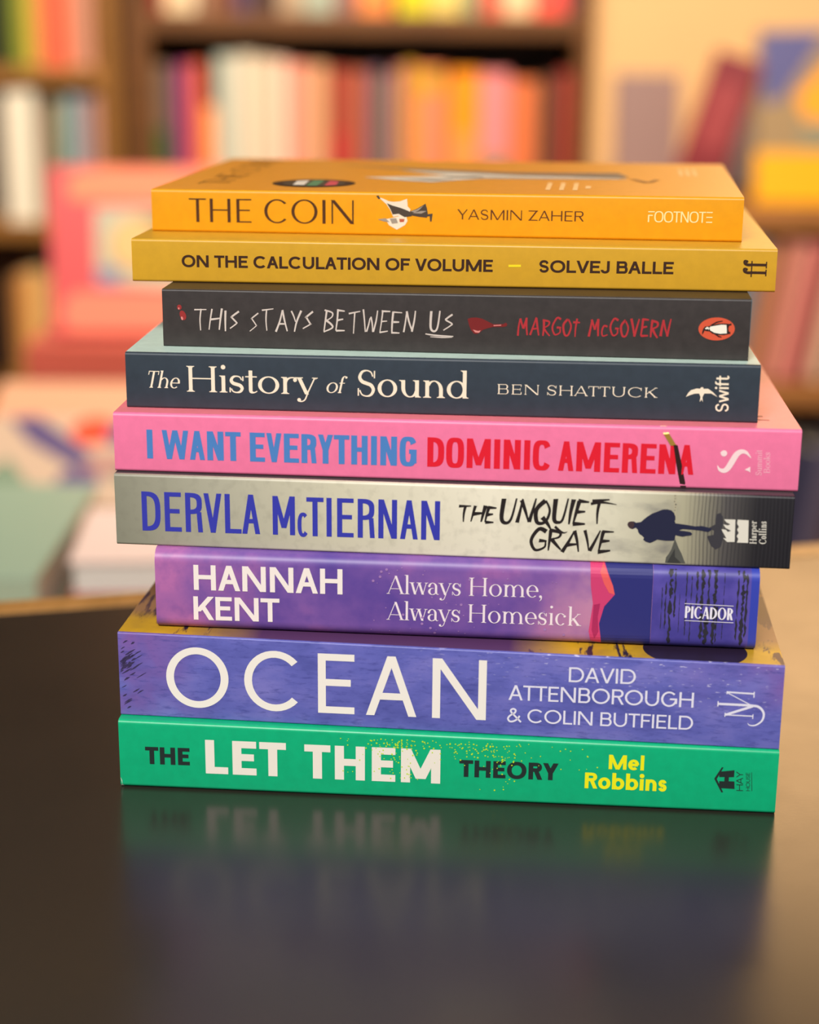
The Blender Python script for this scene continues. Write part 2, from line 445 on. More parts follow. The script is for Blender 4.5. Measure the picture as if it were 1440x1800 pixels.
def layout(text, st, ratio):
    """polygons of a line of text in units of its cap height; the total width comes out as ratio"""
    if st.get('hand'):
        st = dict(st); st['k'] = 1; gap = st['track']
        tot = sum(HAND[c][0] for c in text); st['k'] = (ratio-gap*(len(text)-1))/tot
        x = 0; out = []
        for i, c in enumerate(text):
            p, W = hand_glyph(c, st, i); dy = st.get('wob', 0)*math.sin(i*2.3)
            out += [([(q[0]+x+st['slant']*q[1], q[1]+dy) for q in a], k) for a, k in p]; x += W+gap
        return out
    def base(c):
        b = CAPW[c]
        if c in 'Iil': return 0
        if c.isupper() and c not in 'MW': b = b+(.6-b)*st['uni']
        return b
    fixed = 0
    for i, c in enumerate(text):
        l, r = SBEAR[c]; e = 0
        if st['serif'] and c in 'HIMNUKhnmuilkrpPFBDELRb': e = .07
        if i: fixed += l*st['sb']+e
        if i < len(text)-1: fixed += r*st['sb']+e*.9+st['track']
        if c in 'Iil': fixed += st['w']
    k = (ratio-fixed)/max(.01, sum(base(c) for c in text))
    x = 0; out = []
    for i, c in enumerate(text):
        l, r = SBEAR[c]; e = 0
        if st['serif'] and c in 'HIMNUKhnmuilkrpPFBDELRb': e = .07
        W = base(c)*k if c not in 'Iil' else st['w']
        if i: x += l*st['sb']+e
        if c != ' ':
            out += [([(q[0]+x+st['slant']*q[1], q[1]) for q in a], kk) for a, kk in glyph(c, W, st)]
        x += W
        if i < len(text)-1: x += r*st['sb']+e*.9+st['track']
    return out

def clip(pts, z, sg):
    out = []
    for i, p in enumerate(pts):
        q = pts[(i+1) % len(pts)]; a, c = (p[1]-z)*sg, (q[1]-z)*sg
        if a >= 0: out.append(p)
        if (a > 0 > c) or (a < 0 < c):
            t = a/(a-c); out.append((p[0]+(q[0]-p[0])*t, z))
    return out

class Print:
    """ink lying on a book's spine (or on its top cover), one mesh; several inks as material slots"""
    def __init__(s, bk, face='spine'): s.b = bk; s.face = face; s.v = []; s.f = []; s.i = []; s.n = 0
    def poly(s, pts, mi=0, lay=0):
        if s.face == 'spine' and s.b.r > .002:
            z0, z1 = min(q[1] for q in pts), max(q[1] for q in pts)
            xm = sum(q[0] for q in pts)/len(pts); rr = s.b.r; cuts = []
            for k in range(0, 7):
                q = rr-rr*math.sin(R(15*k)); cuts.append(s.b.zb(xm)+q); cuts.append(s.b.zt(xm)-rr+rr*math.cos(R(15*k)))
            cuts = [c for c in sorted(cuts) if z0+1e-6 < c < z1-1e-6]
            if cuts:
                ed = [z0-1]+cuts+[z1+1]
                for a, c in zip(ed, ed[1:]):
                    q = clip(clip(pts, a, 1), c, -1)
                    if len(q) > 2: s._poly(q, mi, lay)
                return s
        return s._poly(pts, mi, lay)
    def _poly(s, pts, mi=0, lay=0):
        o = len(s.v)
        for x, z in pts:
            e = (.00007 if s.b.r < .002 else .00013)+lay*.00002+(s.n % 9)*.0000018
            if s.face == 'spine':
                s.v.append((x, s.b.ysurf(x, z)-e, z))
            else:
                s.v.append((x, z, s.b.ztop(x, z)+e))
        s.f.append(tuple(range(o, o+len(pts)))); s.i.append(mi); return s
    def next(s): s.n += 1
    def mm(s, pts, mi=0, lay=0):
        s.next(); return s.poly([(a/1000, b/1000) for a, b in pts], mi, lay)
    def text(s, txt, st, x0, z0, x1, z1, h, mi=0, lay=0, rot=False, flip=None):
        x0, z0, x1, z1, h = (q/1000 for q in (x0, z0, x1, z1, h))
        L = math.hypot(x1-x0, z1-z0)
        lines = layout(txt, st, L/h)
        ux, uz = (x1-x0)/L, (z1-z0)/L
        hx, hz = (-1, 0) if rot else ((0, 1) if flip is None else flip)
        last = None
        for p, k in lines:
            if k != last: s.next(); last = k
            s.poly([(x0+ux*a*h+hx*b*h, z0+uz*a*h+hz*b*h) for a, b in p], mi, lay)
        return s
    def build(s, name, mats, label=None):
        o = mesh(name, s.v, s.f, mats, s.b.root, s.i)
        if label: o['label'] = label
        return o

# ---------------------------------------------------------------- the books of the stack
class Book:
    def __init__(s, x, y, yaw, L, z0, bb, t, bt, depth, r, spine_mat, front_mat, back_mat, label, card=.0004, hard=False, pages=PAPER):
        s.bb, s.t, s.bt, s.yaw, s.r, s.L = bb, t, bt, yaw, r, L
        s.root = empty('book', (x, y, z0+.00012), yaw, label, 'book', 'books in the stack on the table')
        X = L/2; N = 16
        xs = [-X+2*X*i/N for i in range(N+1)]
        def ring(x, off):
            zt, zb = s.zt(x)-off, s.zb(x)+off; rr = max(r-off, .0001); out = []
            out.append((x, r*1.6, zt))
            for k in range(7):
                a = R(90*k/6); out.append((x, off+rr-rr*math.sin(a), zt-rr+rr*math.cos(a)))
            for k in range(7):
                a = R(90*k/6); out.append((x, off+rr-rr*math.cos(a), zb+rr-rr*math.sin(a)))
            out.append((x, r*1.6, zb)); return out
        v = []; f = []; P = 16
        for off in (0, card):
            for x in xs: v += ring(x, off)
        B = (N+1)*P
        for i in range(N):
            for j in range(P-1):
                a = i*P+j; f.append((a, a+1, a+P+1, a+P)); f.append((B+a, B+a+P, B+a+P+1, B+a+1))
        for i in (0, N):
            for j in range(P-1):
                a = i*P+j; f.append((a, B+a, B+a+1, a+1) if i == 0 else (a, a+1, B+a+1, B+a))
        for j in (0, P-1):
            for i in range(N):
                a = i*P+j; f.append((a, a+P, B+a+P, B+a) if j == 0 else (a, B+a, B+a+P, a+P))
        sp = mesh('spine', v, f, spine_mat, s.root, smooth=True)
        es = sp.modifiers.new('edges', 'EDGE_SPLIT'); es.split_angle = R(50)
        def slab(name, m, top):
            vv = []; y0, y1 = r*1.6, depth
            for x in (-X, X):
                for y in (y0, y1):
                    z = s.ztop(x, y) if top else s.zb(x)
                    for d in ((0, -card) if top else (0, card)): vv.append((x, y, z+d))
            ff = [(0, 2, 6, 4), (1, 5, 7, 3), (0, 4, 5, 1), (2, 3, 7, 6), (0, 1, 3, 2), (4, 6, 7, 5)]
            return mesh(name, vv, ff, m, s.root)
        slab('front_cover', front_mat, True); slab('back_cover', back_mat, False)
        ins = .003 if hard else .0004
        vv = []
        for x in (-X+ins, X-ins):
            for y in (card*1.5+(r*.5 if hard else 0), depth-ins*1.2):
                vv += [(x, y, s.zb(x)+card), (x, y, s.ztop(x, y)-card)]
        mesh('page_block', vv, [(0, 1, 3, 2), (4, 6, 7, 5), (0, 4, 5, 1), (2, 3, 7, 6), (0, 2, 6, 4), (1, 5, 7, 3)], pages, s.root)
    def zt(s, x): return s.t+s.bt*x*math.cos(s.yaw)
    def zb(s, x): return s.bb*x*math.cos(s.yaw)
    def ztop(s, x, y): return s.t+s.bt*(x*math.cos(s.yaw)-y*math.sin(s.yaw))
    def ysurf(s, x, z):
        r = s.r
        d = max(z-(s.zt(x)-r), (s.zb(x)+r)-z)
        return 0 if d <= 0 else r-math.sqrt(max(r*r-min(d, r)**2, 0))
    def printed(s, face='spine'): return Print(s, face)

INK = lambda c: plain(c, .5, .35, 'ink')
WHITE = INK((236, 228, 214))

# --- green hardback, bottom of the stack
green = laminate('green_jacket', (0, 170, 116), .36, .45)
b = Book(.01181, -.02503, -.07559, .21256, 0, 0, .02282, -.00796, .138, .0014, green, green, green,
         'bright green hardback with white and black lettering, lying flat on the table', .0016, True, PAPER_WHITE)
DARK = INK((30, 42, 40)); YEL = INK((238, 232, 20))
xb = style(.25, .205, 2.15, sb=.8, uni=.25, mv=.12, track=.045)
xb2 = style(.255, .21, 2.15, sb=.8, uni=.2, mv=.1)
p = b.printed(); p.text('LET', xb, -77.8, 6.0, -51.3, 6.0, 11.9); p.text('THEM', xb, -45.3, 5.8, -1.1, 5.8, 11.9)
p.text('THE', xb2, -97.7, 8.5, -83.0, 8.6, 6.1, 1); p.text('THEORY', xb2, 5.0, 8.6, 36.8, 8.7, 5.9, 1)
p.build('title_lettering', [WHITE, DARK])
p = b.printed(); bo = style(.222, .19, 2.05, sb=.8, xh=.72)
p.text('Mel', bo, 52.8, 13.4, 64.0, 13.4, 5.0); p.text('Robbins', bo, 45.4, 6.4, 71.6, 6.4, 5.5)
p.build('author_lettering', YEL)
p = b.printed(); rnd = random.Random(3)
def dots(p, cnt, fx, fz, r0, r1, lay):
    for _ in range(cnt):
        x, z = fx(), fz(); r = rnd.uniform(r0, r1); p.next()
        p.poly([(x/1000+r/1000*math.cos(a*math.pi/5), z/1000+r/1000*math.sin(a*math.pi/5)) for a in range(10)], 0, lay)
dots(p, 70, lambda: rnd.gauss(-14, 6), lambda: 20.8-abs(rnd.gauss(0, 3.2)), .14, .3, 3)
dots(p, 70, lambda: rnd.gauss(13, 7), lambda: 20.5-abs(rnd.gauss(0, 3.4)), .14, .3, 3)
dots(p, 34, lambda: rnd.uniform(-39, 42), lambda: 20.9-abs(rnd.gauss(0, 1.6)), .14, .26, 3)
dots(p, 30, lambda: rnd.gauss(-12, 4), lambda: rnd.uniform(7, 17), .14, .28, 3)
dots(p, 26, lambda: rnd.gauss(19, 3), lambda: rnd.uniform(4, 17), .14, .28, 3)
dots(p, 10, lambda: rnd.uniform(-34, -22), lambda: rnd.uniform(8, 20), .14, .26, 3)
dots(p, 12, lambda: rnd.uniform(26, 50), lambda: rnd.uniform(12, 21), .14, .26, 3)
p.build('dot_pattern', INK((190, 225, 40)))
p = b.printed(); p.mm([(-106.2, .3), (-105.2, .25), (-105.7, .9), (-105.75, 2.2), (-106.2, 3.4)]); p.build('torn_corner', WHITE, 'torn white corner')
p = b.printed()
p.mm([(87.9, 14.1), (92.6, 14.8), (92.6, 12.4), (91.0, 12.3), (91.0, 10.9), (92.8, 10.9), (93.0, 8.3), (88.1, 8.4), (88.0, 10.8), (89.6, 10.8), (89.6, 12.3), (87.9, 12.2)])
p.mm([(86.4, 11.6), (88.6, 15.7), (89.1, 15.6), (87.2, 11.5)]); p.mm([(86.4, 11.6), (87.2, 11.5), (89.5, 7.0), (88.9, 6.9)])
p.text('HAY', style(.12, .11, 2.1, sb=.7), 95.7, 7.7, 95.3, 14.4, 2.1, rot=True); p.text('HOUSE', style(.13, .12, 2.1, sb=.9), 97.9, 7.8, 97.5, 14.1, 1.25, rot=True)
p.mm([(98.4, 7.8), (98.6, 7.8), (98.1, 14.3), (97.95, 14.3)])
p.build('publisher_logo', DARK)

# --- blue-violet paperback
t = NT('blue_violet_sea_print', .4, .45)
v = t.obj(); X, Y, Z = t.xyz(v)
n1 = t.noise(t.obj((1, 1, 2.2), rot=(0, R(-12), 0)), 42, 5, .55)
basec = t.ramp(n1, [(.28, (74, 78, 152)), (.5, (98, 100, 180)), (.78, (130, 124, 196))])
end = t.math('MAXIMUM', t.rng(X, -.072, -.106), t.math('MULTIPLY', t.rng(X, .07, .107), t.rng(Z, .008, .026)))
c1 = t.mix(t.math('MULTIPLY', end, t.rng(t.noise(v, 60, 3), .35, .65)), basec, (128, 88, 158))
sp_ = t.noise(t.obj((1, 1, 4.5)), 330, 2, .5)
msk = t.math('MULTIPLY', t.rng(sp_, .645, .69), t.math('MULTIPLY', t.rng(X, -.02, .07), t.rng(Z, .008, .028)))
c2 = t.mix(msk, c1, (214, 208, 232))
gr = t.noise(t.obj((1, 1, 4.5)), 190, 5, .65)
c3 = t.mix(t.rng(gr, .52, .68, 0, .6), c2, (60, 62, 136))
t.col(c3); sea = t.m
t = NT('yellow_black_cover_art', .4, .45)
v = t.obj(rot=(0, 0, R(-38)), scale=(2.2, .5, 1))
n2 = t.noise(v, 60, 5, .6, .3)
X, Y, Z = t.xyz(t.obj())
blob = t.math('LESS_THAN', t.math('ADD', t.math('POWER', t.math('DIVIDE', t.math('SUBTRACT', X, .079), .0165), 2), t.math('POWER', t.math('DIVIDE', t.math('SUBTRACT', Y, .010), .0145), 2)), 1.0)
yl = t.mix(t.rng(t.noise(t.obj(), 70, 4), .4, .62), (206, 160, 30), (180, 138, 40))
yl = t.mix(t.rng(n2, .56, .60), yl, (48, 34, 52))
yl = t.mix(t.rng(Y, .012, .022), yl, t.mix(t.rng(n2, .5, .55), (142, 104, 72), (66, 48, 62)))
yl = t.mix(t.math('MULTIPLY', t.rng(X, -.085, -.06), t.rng(X, .04, .02)), yl, (86, 52, 92))
t.col(t.mix(blob, yl, (38, 26, 46))); ocean_top = t.m
b = Book(.01191, -.02251, -.09145, .21253, .02282, -.00796, .02858, -.00969, .138, .0006, sea, ocean_top, sea,
         'thick blue-violet paperback with large thin white capitals, second from the bottom of the stack')
oc = style(.125, .115, 2.0, sb=1.35, mv=0, track=.115)
au = style(.135, .115, 2.0, sb=.9)
b.printed().text('OCEAN', oc, -90.7, 4.8, 13.2, 4.8, 20.5).build('title_lettering', INK((240, 232, 222)))
INK2 = INK((226, 222, 236))
p = b.printed(); p.text('DAVID', au, 39.2, 19.2, 60.2, 19.4, 5.0); p.text('ATTENBOROUGH', au, 20.3, 12.2, 78.7, 12.3, 5.1); p.text('& COLIN BUTFIELD', au, 20.0, 4.6, 78.9, 4.7, 4.7)
p.build('author_lettering', INK2)
p = b.printed(); g = Glyph(style())
g.S([(86.2, 14.0), (96.4, 13.9), (99.2, 13.4), (100.7, 11.4), (100.3, 8.9), (98.4, 7.3), (96.6, 7.2), (95.9, 7.9)], [.75, .8, .8, .7, .6, .5, .35, .1])
g.S([(86.3, 14.9), (86.3, 13.1)], .35); g.S([(88.9, 18.1), (97.2, 17.9)], .55); g.S([(88.9, 18.4), (88.9, 17.4)], .3); g.S([(97.3, 18.6), (97.3, 16.6)], .35)
g.S([(89.0, 17.9), (97.4, 13.6)], [.3, .3]); g.S([(97.2, 13.7), (88.9, 10.4)], [.8, .8]); g.S([(88.8, 10.4), (97.3, 10.3)], .4); g.S([(97.4, 11.0), (97.4, 9.4)], .3); g.S([(88.7, 11.1), (88.7, 9.7)], .3)
for q, k in g.p: p.n = k; p.poly([(a/1000, c/1000) for a, c in q])
p.build('publisher_logo', INK2)
p = b.printed(); rnd = random.Random(5); g = Glyph(style())
for _ in range(52):
    x = -106+abs(rnd.gauss(0, 2.4)); z = rnd.choice([rnd.gauss(20, 2.6), rnd.gauss(17.5, 2.0), rnd.uniform(2, 25)])
    l = rnd.uniform(1.0, 4.2)*(1 if z > 12 else .8)
    x = max(x, -105.8)
    g.S([(x, z), (x+l*.45, z+l*.3+rnd.uniform(-.15, .15)), (x+l*.85, z+l*.55)], [.1, rnd.uniform(.25, .7), .06])
for q, k in g.p: p.n = k; p.poly([(a/1000, min(c, 28.9)/1000) for a, c in q])
p.build('brush_pattern', INK((58, 48, 84)))

# --- purple rounded-spine hardback
t = NT('purple_dusk_print', .42, .45)
v = t.obj(); X, Y, Z = t.xyz(v)
n1 = t.noise(v, 28, 4, .5)
c0 = t.ramp(n1, [(.32, (84, 62, 146)), (.5, (122, 84, 158)), (.68, (176, 104, 164))])
n2 = t.noise(t.obj(loc=(.3, .1, .2)), 200, 3, .6)
c0 = t.mix(t.rng(n2, .45, .8, 0, .4), c0, (70, 56, 140))
c0 = t.mix(t.math('MULTIPLY', t.rng(X, .018, .05), .75), c0, t.mix(t.rng(t.noise(v, 50, 4), .4, .6), (150, 96, 158), (214, 150, 170)))
c0 = t.mix(t.math('GREATER_THAN', X, .0630), c0, t.mix(t.rng(t.noise(v, 90, 4), .4, .6), (70, 62, 146), (88, 76, 164)))
c0 = t.mix(t.math('GREATER_THAN', X, .0938), c0, (52, 66, 172))
t.col(c0); dusk = t.m
dusk_top = laminate('purple_jacket', (78, 54, 110), .45, .4)
b = Book(.01439, -.01446, -.06099, .1927, .05137, -.00969, .02709, -.00563, .130, .0040, dusk, dusk_top, dusk_top,
         'purple hardback with rounded spine, pink cliff and dark blue mountain printed near its right end', .0018, True, PAPER_WHITE)
he = style(.19, .17, 2.0, sb=.85, mv=.1)
p = b.printed(); p.text('HANNAH', he, -83.8, 14.6, -35.7, 14.5, 8.5); p.text('KENT', he, -84.1, 4.4, -56.1, 4.4, 8.0)
p.build('author_lettering', INK((242, 230, 222)))
di = style(.118, .032, 2.0, True, sx=.075, st=.022, sb=.8, xh=.66, asc=1.06)
p = b.printed(); p.text('Always Home,', di, -21.1, 15.2, 27.8, 15.4, 6.1); p.text('Always Homesick', di, -21.1, 6.4, 40.4, 6.2, 6.1)
p.build('title_lettering', INK((238, 222, 226)))
p = b.printed()
p.mm([(43.1, 26.9), (47.7, 26.9), (50.4, 20.1), (51.1, 17.1), (47.9, 13.0), (46.5, 7.2), (47.5, .2), (44.0, 1.1), (43.3, 4.5), (44.3, 13.9), (43.4, 19.9)], 0, 0)
p.mm([(47.3, 26.9), (50.4, 20.1), (51.1, 17.1), (49.3, 17.6), (47.6, 20.6), (46.2, 24.5)], 2, 2)
p.mm([(44.6, 13.5), (46.6, 14.0), (46.0, 9.5), (46.4, 4.5), (45.2, 2.0), (44.2, 5.0)], 3, 2)
p.mm([(47.7, 26.9), (62.9, 26.9), (62.9, .0), (47.5, .2), (46.5, 7.2), (47.9, 13.0), (51.1, 17.1), (50.4, 20.1)], 1, 3)
p.build('cliff_picture', [INK((206, 62, 112)), INK((44, 46, 116)), INK((232, 92, 92)), INK((170, 40, 90))])
p = b.printed(); rnd = random.Random(11)
def streak(x, wd, z0, z1):
    z = z0; 
    while z < z1:
        l = rnd.uniform(2.5, 8); zz = min(z+l, z1); n = 6; g = Glyph(style())
        pts = [(x+rnd.uniform(-.16, .16)*wd, z+(zz-z)*i/n) for i in range(n+1)]
        ws = [.05]+[wd*rnd.uniform(.25, .9) for _ in range(n-1)]+[.05]
        g.S(pts, ws, 3)
        for q, k in g.p: p.poly([(a/1000, min(max(c, .6), 25.8)/1000) for a, c in q])
        p.next(); z = zz-rnd.uniform(-.8, 1.5)
for x, wd, a, c in ((68.6, 1.6, 1, 26), (67.2, .7, 6, 22), (70, .8, 10, 26), (73.6, .5, 4, 25), (75.2, .5, 2, 24), (76.9, .9, 12, 25), (78.6, 1.5, 3, 26), (80.6, 1.2, 8, 26), (80.2, 1.9, 1, 9), (82.6, 1.6, 1, 26), (83.4, 1, 2, 14), (85.4, .3, 3, 25), (66.0, .4, 6, 20), (89.8, .8, 3, 26), (91.4, 1.6, 1, 26), (92.6, 1.0, 4, 25), (71.6, .3, 5, 18)):
    streak(x, wd, a, c)
p.build('brush_pattern', INK((44, 42, 52)))
p = b.printed(); rnd = random.Random(8)
for _ in range(46):
    x, z = rnd.uniform(-34, 36), rnd.uniform(1.5, 24); r = rnd.choice([.15, .2, .25, .45]); p.next()
    p.poly([((x+r*math.cos(a*math.pi/5))/1000, (z+r*math.sin(a*math.pi/5))/1000) for a in range(10)])
p.build('dot_pattern', INK((158, 118, 176)))
p = b.printed(); p.text('PICADOR', style(.17, .07, 2.0, sb=.5, flare=True), 73.5, 10.0, 88.6, 9.7, 4.0, 0, 6)
p.mm([(73.2, 14.95), (73.2, 14.75), (88.6, 14.35), (88.6, 14.55)], 0, 6); p.mm([(73.5, 9.25), (73.5, 9.05), (88.9, 8.75), (88.9, 8.95)], 0, 6)
p.build('publisher_logo', INK((236, 230, 240)))

# --- grey-cream paperback with a lone walker
t = NT('misty_shore_print', .42, .45)
v = t.obj(); X, Y, Z = t.xyz(v)
base = t.ramp(t.rng(X, -.108, .108), [(0, (136, 134, 116)), (.16, (172, 168, 148)), (.34, (204, 197, 172)), (.56, (230, 222, 200)), (.74, (214, 208, 184)), (.84, (170, 164, 138)), (.90, (86, 82, 80)), (.945, (36, 34, 38)), (1, (30, 28, 34))])
cl = t.noise(t.obj((1, 1, 2.2)), 45, 5, .55)
m1 = t.math('MULTIPLY', t.rng(cl, .47, .68), t.math('MULTIPLY', t.rng(X, .044, .056), t.rng(X, .073, .068)))
base = t.mix(t.math('MULTIPLY', m1, .7), base, (104, 102, 104))
ln = t.math('SINE', t.math('ADD', t.math('MULTIPLY', X, 5200.0), t.math('MULTIPLY', t.noise(t.obj((1, 1, .25)), 160, 4), 9.0)))
m2 = t.math('MULTIPLY', t.rng(ln, .0, .9), t.math('MULTIPLY', t.rng(X, .0735, .080), .55))
base = t.mix(m2, base, (48, 46, 50))
base = t.mix(t.math('MULTIPLY', t.math('MULTIPLY', t.rng(t.noise(v, 300, 4), .5, .8), .25), t.rng(X, .06, .05)), base, (110, 106, 94))
t.col(base); misty = t.m
b = Book(.01258, -.0112, -.07592, .2151, .07848, -.00563, .02376, -.00461, .135, .0009, misty, laminate('charcoal_cover', (60, 58, 60)), laminate('grey_cover', (150, 146, 132)),
         'grey and cream paperback with blue capitals and a dark walking figure printed on its spine')
de = style(.128, .112, 3.2, sb=.75, uni=.7, mv=.18, dk=.95)
BLU = INK((52, 56, 166))
p = b.printed(); p.text('DERVLA', de, -98.9, 5.6, -60.5, 5.6, 13.1)
p.text('M', de, -56.5, 5.6, -49.3, 5.6, 12.9); p.text('TIERNAN', de, -45.6, 5.5, -2.9, 5.5, 12.9)
p.text('c', style(.16, .15, 2.4, xh=1.0), -48.5, 5.2, -44.9, 5.2, 8.0)
p.build('author_lettering', BLU)
br = style(.15, .1, hand=True, brush=True, slant=.12, track=.08, jit=.03, wob=.04)
p = b.printed(); p.text('THE', style(.19, .1, hand=True, brush=True, slant=.12, track=.1, jit=.03, wob=.04), 2.6, 11.8, 14.2, 11.9, 5.4); p.text('UNQUIET', br, 16.2, 12.0, 49.5, 12.4, 7.9); p.text('GRAVE', br, 25.8, 3.2, 51.5, 3.2, 7.0)
g = Glyph(style()); g.S([(44.5, 19.0), (48, 19.6), (52.6, 19.0)], [.9, .8, .15]); g.S([(33.5, 11.2), (36.0, 9.3), (37.5, 9.6)], [.9, .6, .1])
for q, k in g.p: p.n = k; p.poly([(a/1000, c/1000) for a, c in q])
p.build('title_lettering', INK((34, 26, 26)))
p = b.printed(); 
p.mm([(68.6, .4), (68.8, 2.2), (69.6, 3.4), (70.3, 4.8), (70.8, 6.6), (71.3, 8.4), (71.9, 7.0), (72.6, 5.4), (73.6, 3.6), (74.4, 1.6), (75.0, .4)], 1)
p.mm([(69.2, .4), (70.2, 2.6), (71.4, 5.2), (71.6, 2.4), (73.2, .9), (73.6, .4)], 3, 1)
p.mm([(70.2, 22.8), (71.1, 22.8), (71.7, 8.4), (71.2, 8.4)], 2)
rnd = random.Random(4)
for i in range(14):
    x, z = 70.7+rnd.uniform(-.2, .3), 22.5-i*.95; p.next(); r = rnd.uniform(.12, .3)
    p.poly([((x+r*math.cos(a))/1000, (z+r*math.sin(a))/1000) for a in (0, 1.2, 2.5, 3.8, 5)], 1, 2)
p.build('shore_picture', [INK((90, 90, 84)), INK((84, 84, 78)), INK((176, 168, 142)), INK((56, 56, 54))])
p = b.printed()
p.mm([(81.3, 12.2), (82.6, 12.9), (83.6, 13.6), (83.6, 15.5), (83.8, 16.9), (84.9, 17.3), (85.8, 16.1), (86.0, 14.0), (85.7, 12.0), (86.4, 9.4), (85.6, 6.2), (84.1, 5.3), (82.6, 6.5), (82.0, 7.7), (81.2, 9.6), (83.2, 10.1), (83.3, 11.5)], 1)
man = [(56.2, 12.7), (56.5, 13.4), (57.2, 13.7), (58.2, 13.7), (58.9, 13.3), (60.4, 13.6), (61.4, 14.6), (62.3, 15.4), (63.8, 16.5), (65.3, 17.1), (67.0, 17.9), (68.4, 18.0), (69.7, 17.7), (70.5, 16.9), (71.0, 15.9), (71.1, 14.8), (70.9, 14.2), (71.2, 13.5), (74, 13.2), (77.4, 12.7), (79.4, 12.9), (81.3, 12.5), (82.5, 12.1), (82.3, 11.5), (81.4, 11.0), (79, 11.4), (76.6, 11.6), (73.5, 11.7), (72.3, 11.2), (74, 11.1), (76.0, 10.8), (76.6, 10.2), (76.2, 9.7), (74.8, 9.5), (73.6, 9.2), (71.4, 9.6), (71.3, 8.6), (71.0, 7.8), (68.5, 7.7), (65.8, 8.0), (64.6, 7.3), (63.5, 6.8), (62.2, 7.2), (61.4, 7.8), (61.6, 8.5), (61.0, 9.1), (60.2, 9.6), (59.7, 10.3), (59.5, 11.1), (58.9, 11.7), (57.8, 11.2), (57.0, 11.5), (56.5, 12.0)]
p.mm(man, 0, 3)
p.mm([(56.2, 12.7), (56.5, 13.4), (57.2, 13.7), (58.2, 13.6), (58.4, 12.4), (57.8, 11.3), (57.0, 11.5), (56.5, 12.0)], 2, 5)
p.build('walker_picture', [INK((34, 36, 62)), INK((58, 56, 62)), INK((66, 48, 52))])
p = b.printed()
p.mm([(86.2, 15.3), (89.7, 15.3), (89.9, 8.0), (87.6, 7.9), (86.2, 9.2), (87.3, 9.0), (86.2, 10.9), (85.3, 12.1), (86.9, 11.9), (87.6, 11.2), (88.6, 11.6), (86.8, 12.5), (86.0, 13.7), (87.4, 13.3), (88.2, 13.7), (86.9, 14.4)])
p.mm([(90.4, 15.3), (93.8, 15.2), (94.1, 7.8), (90.6, 7.8), (91.0, 9.0), (90.4, 9.9), (91.0, 11.0), (90.4, 12.0), (90.9, 13.0), (90.3, 14.0)])
lo = style(.15, .06, 2.0, True, sx=.07, st=.035, sb=.6, xh=.66)
p.text('Harper', lo, 96.7, 7.7, 96.3, 14.9, 2.1, rot=True); p.text('Collins', lo, 99.7, 7.6, 99.3, 15.0, 2.2, rot=True)
p.build('publisher_logo', INK((222, 216, 202)))

# --- pink paperback
pink = laminate('pink_card', (236, 118, 158), .42, .45, .02)
pinktop = laminate('pink_card_front_lit', (236, 124, 136), .4, .5, .02)  # same card tinted coral: warm light on the top painted in
b = Book(.01346, -.00691, -.06704, .21706, .10224, -.00461, .01962, -.00084, .138, .0011, pink, pinktop, pink,
         'pink paperback with light blue and red condensed capitals and a gold slash on its spine')
co = style(.20, .15, 3.2, sb=.62, uni=.75, mv=.1, dk=.86)
p = b.printed(); p.text('I WANT EVERYTHING', co, -97.9, 5.0, -11.4, 4.7, 9.5); p.build('title_lettering', INK((74, 126, 190)))
p = b.printed(); p.text('DOMINIC AMERENA', co, -8.0, 4.7, 76.0, 4.3, 9.6); p.build('author_lettering', INK((222, 22, 44)))
t = NT('gold_foil', .25, .5); t.b.inputs['Base Color'].default_value = lin((190, 148, 66)); t.b.inputs['Metallic'].default_value = .35; GOLD = t.m
p = b.printed(); p.mm([(64.9, 19.6), (66.7, 19.6), (67.6, 17.4), (65.9, 17.2)], 0, 6); p.mm([(65.9, 17.2), (67.6, 17.4), (70.1, 13.6), (68.2, 13.6)], 0, 6)
p.mm([(69.1, 13.8), (70.4, 13.8), (71.9, 8.0), (73.8, .1), (72.0, .1), (70.2, 8.0)], 1, 6)  # lower half of the same foil, its dark reflection painted as ink
p.build('foil_slash', [GOLD, INK((46, 24, 22))], 'gold foil slash with its dark reflection painted')
p = b.printed(); g = Glyph(style())
g.S([(83.1, 7.6), (83.8, 6.3), (85.2, 5.9), (86.4, 6.8), (87.6, 9.0), (88.8, 11.2), (90.2, 12.2), (91.8, 11.9), (93.4, 10.2)], [.1, .9, 1.5, 1.8, 1.9, 1.8, 1.5, 1.0, .1])
g.dot(84.9, 11.5, 1.0); g.add([[(83.7, 11.7), (84.4, 12.3), (84.4, 10.9)]]); g.add([[(91.6, 6.4), (93.3, 7.4), (93.4, 5.5), (93.0, 5.9)]])
for q, k in g.p: p.n = k; p.poly([(a/1000, c/1000) for a, c in q])
sm = style(.14, .06, 2.0, True, sx=.07, st=.035, sb=.6, xh=.66)
p.text('Summit', sm, 97.0, 4.7, 96.6, 12.8, 1.9, 1, rot=True); p.text('Books', sm, 99.5, 5.6, 99.1, 12.2, 1.9, 1, rot=True)
p.build('publisher_logo', [INK((244, 214, 214)), INK((240, 176, 192))])
p = b.printed('top')
for i, (y, l) in enumerate(((12, 3.6), (17, 2.2), (22, 1.2))):
    p.mm([(96.4, y), (96.4+l, y), (96.4+l, y+1.6), (96.4, y+1.6)])
p.build('cover_lettering', INK((206, 130, 118)))

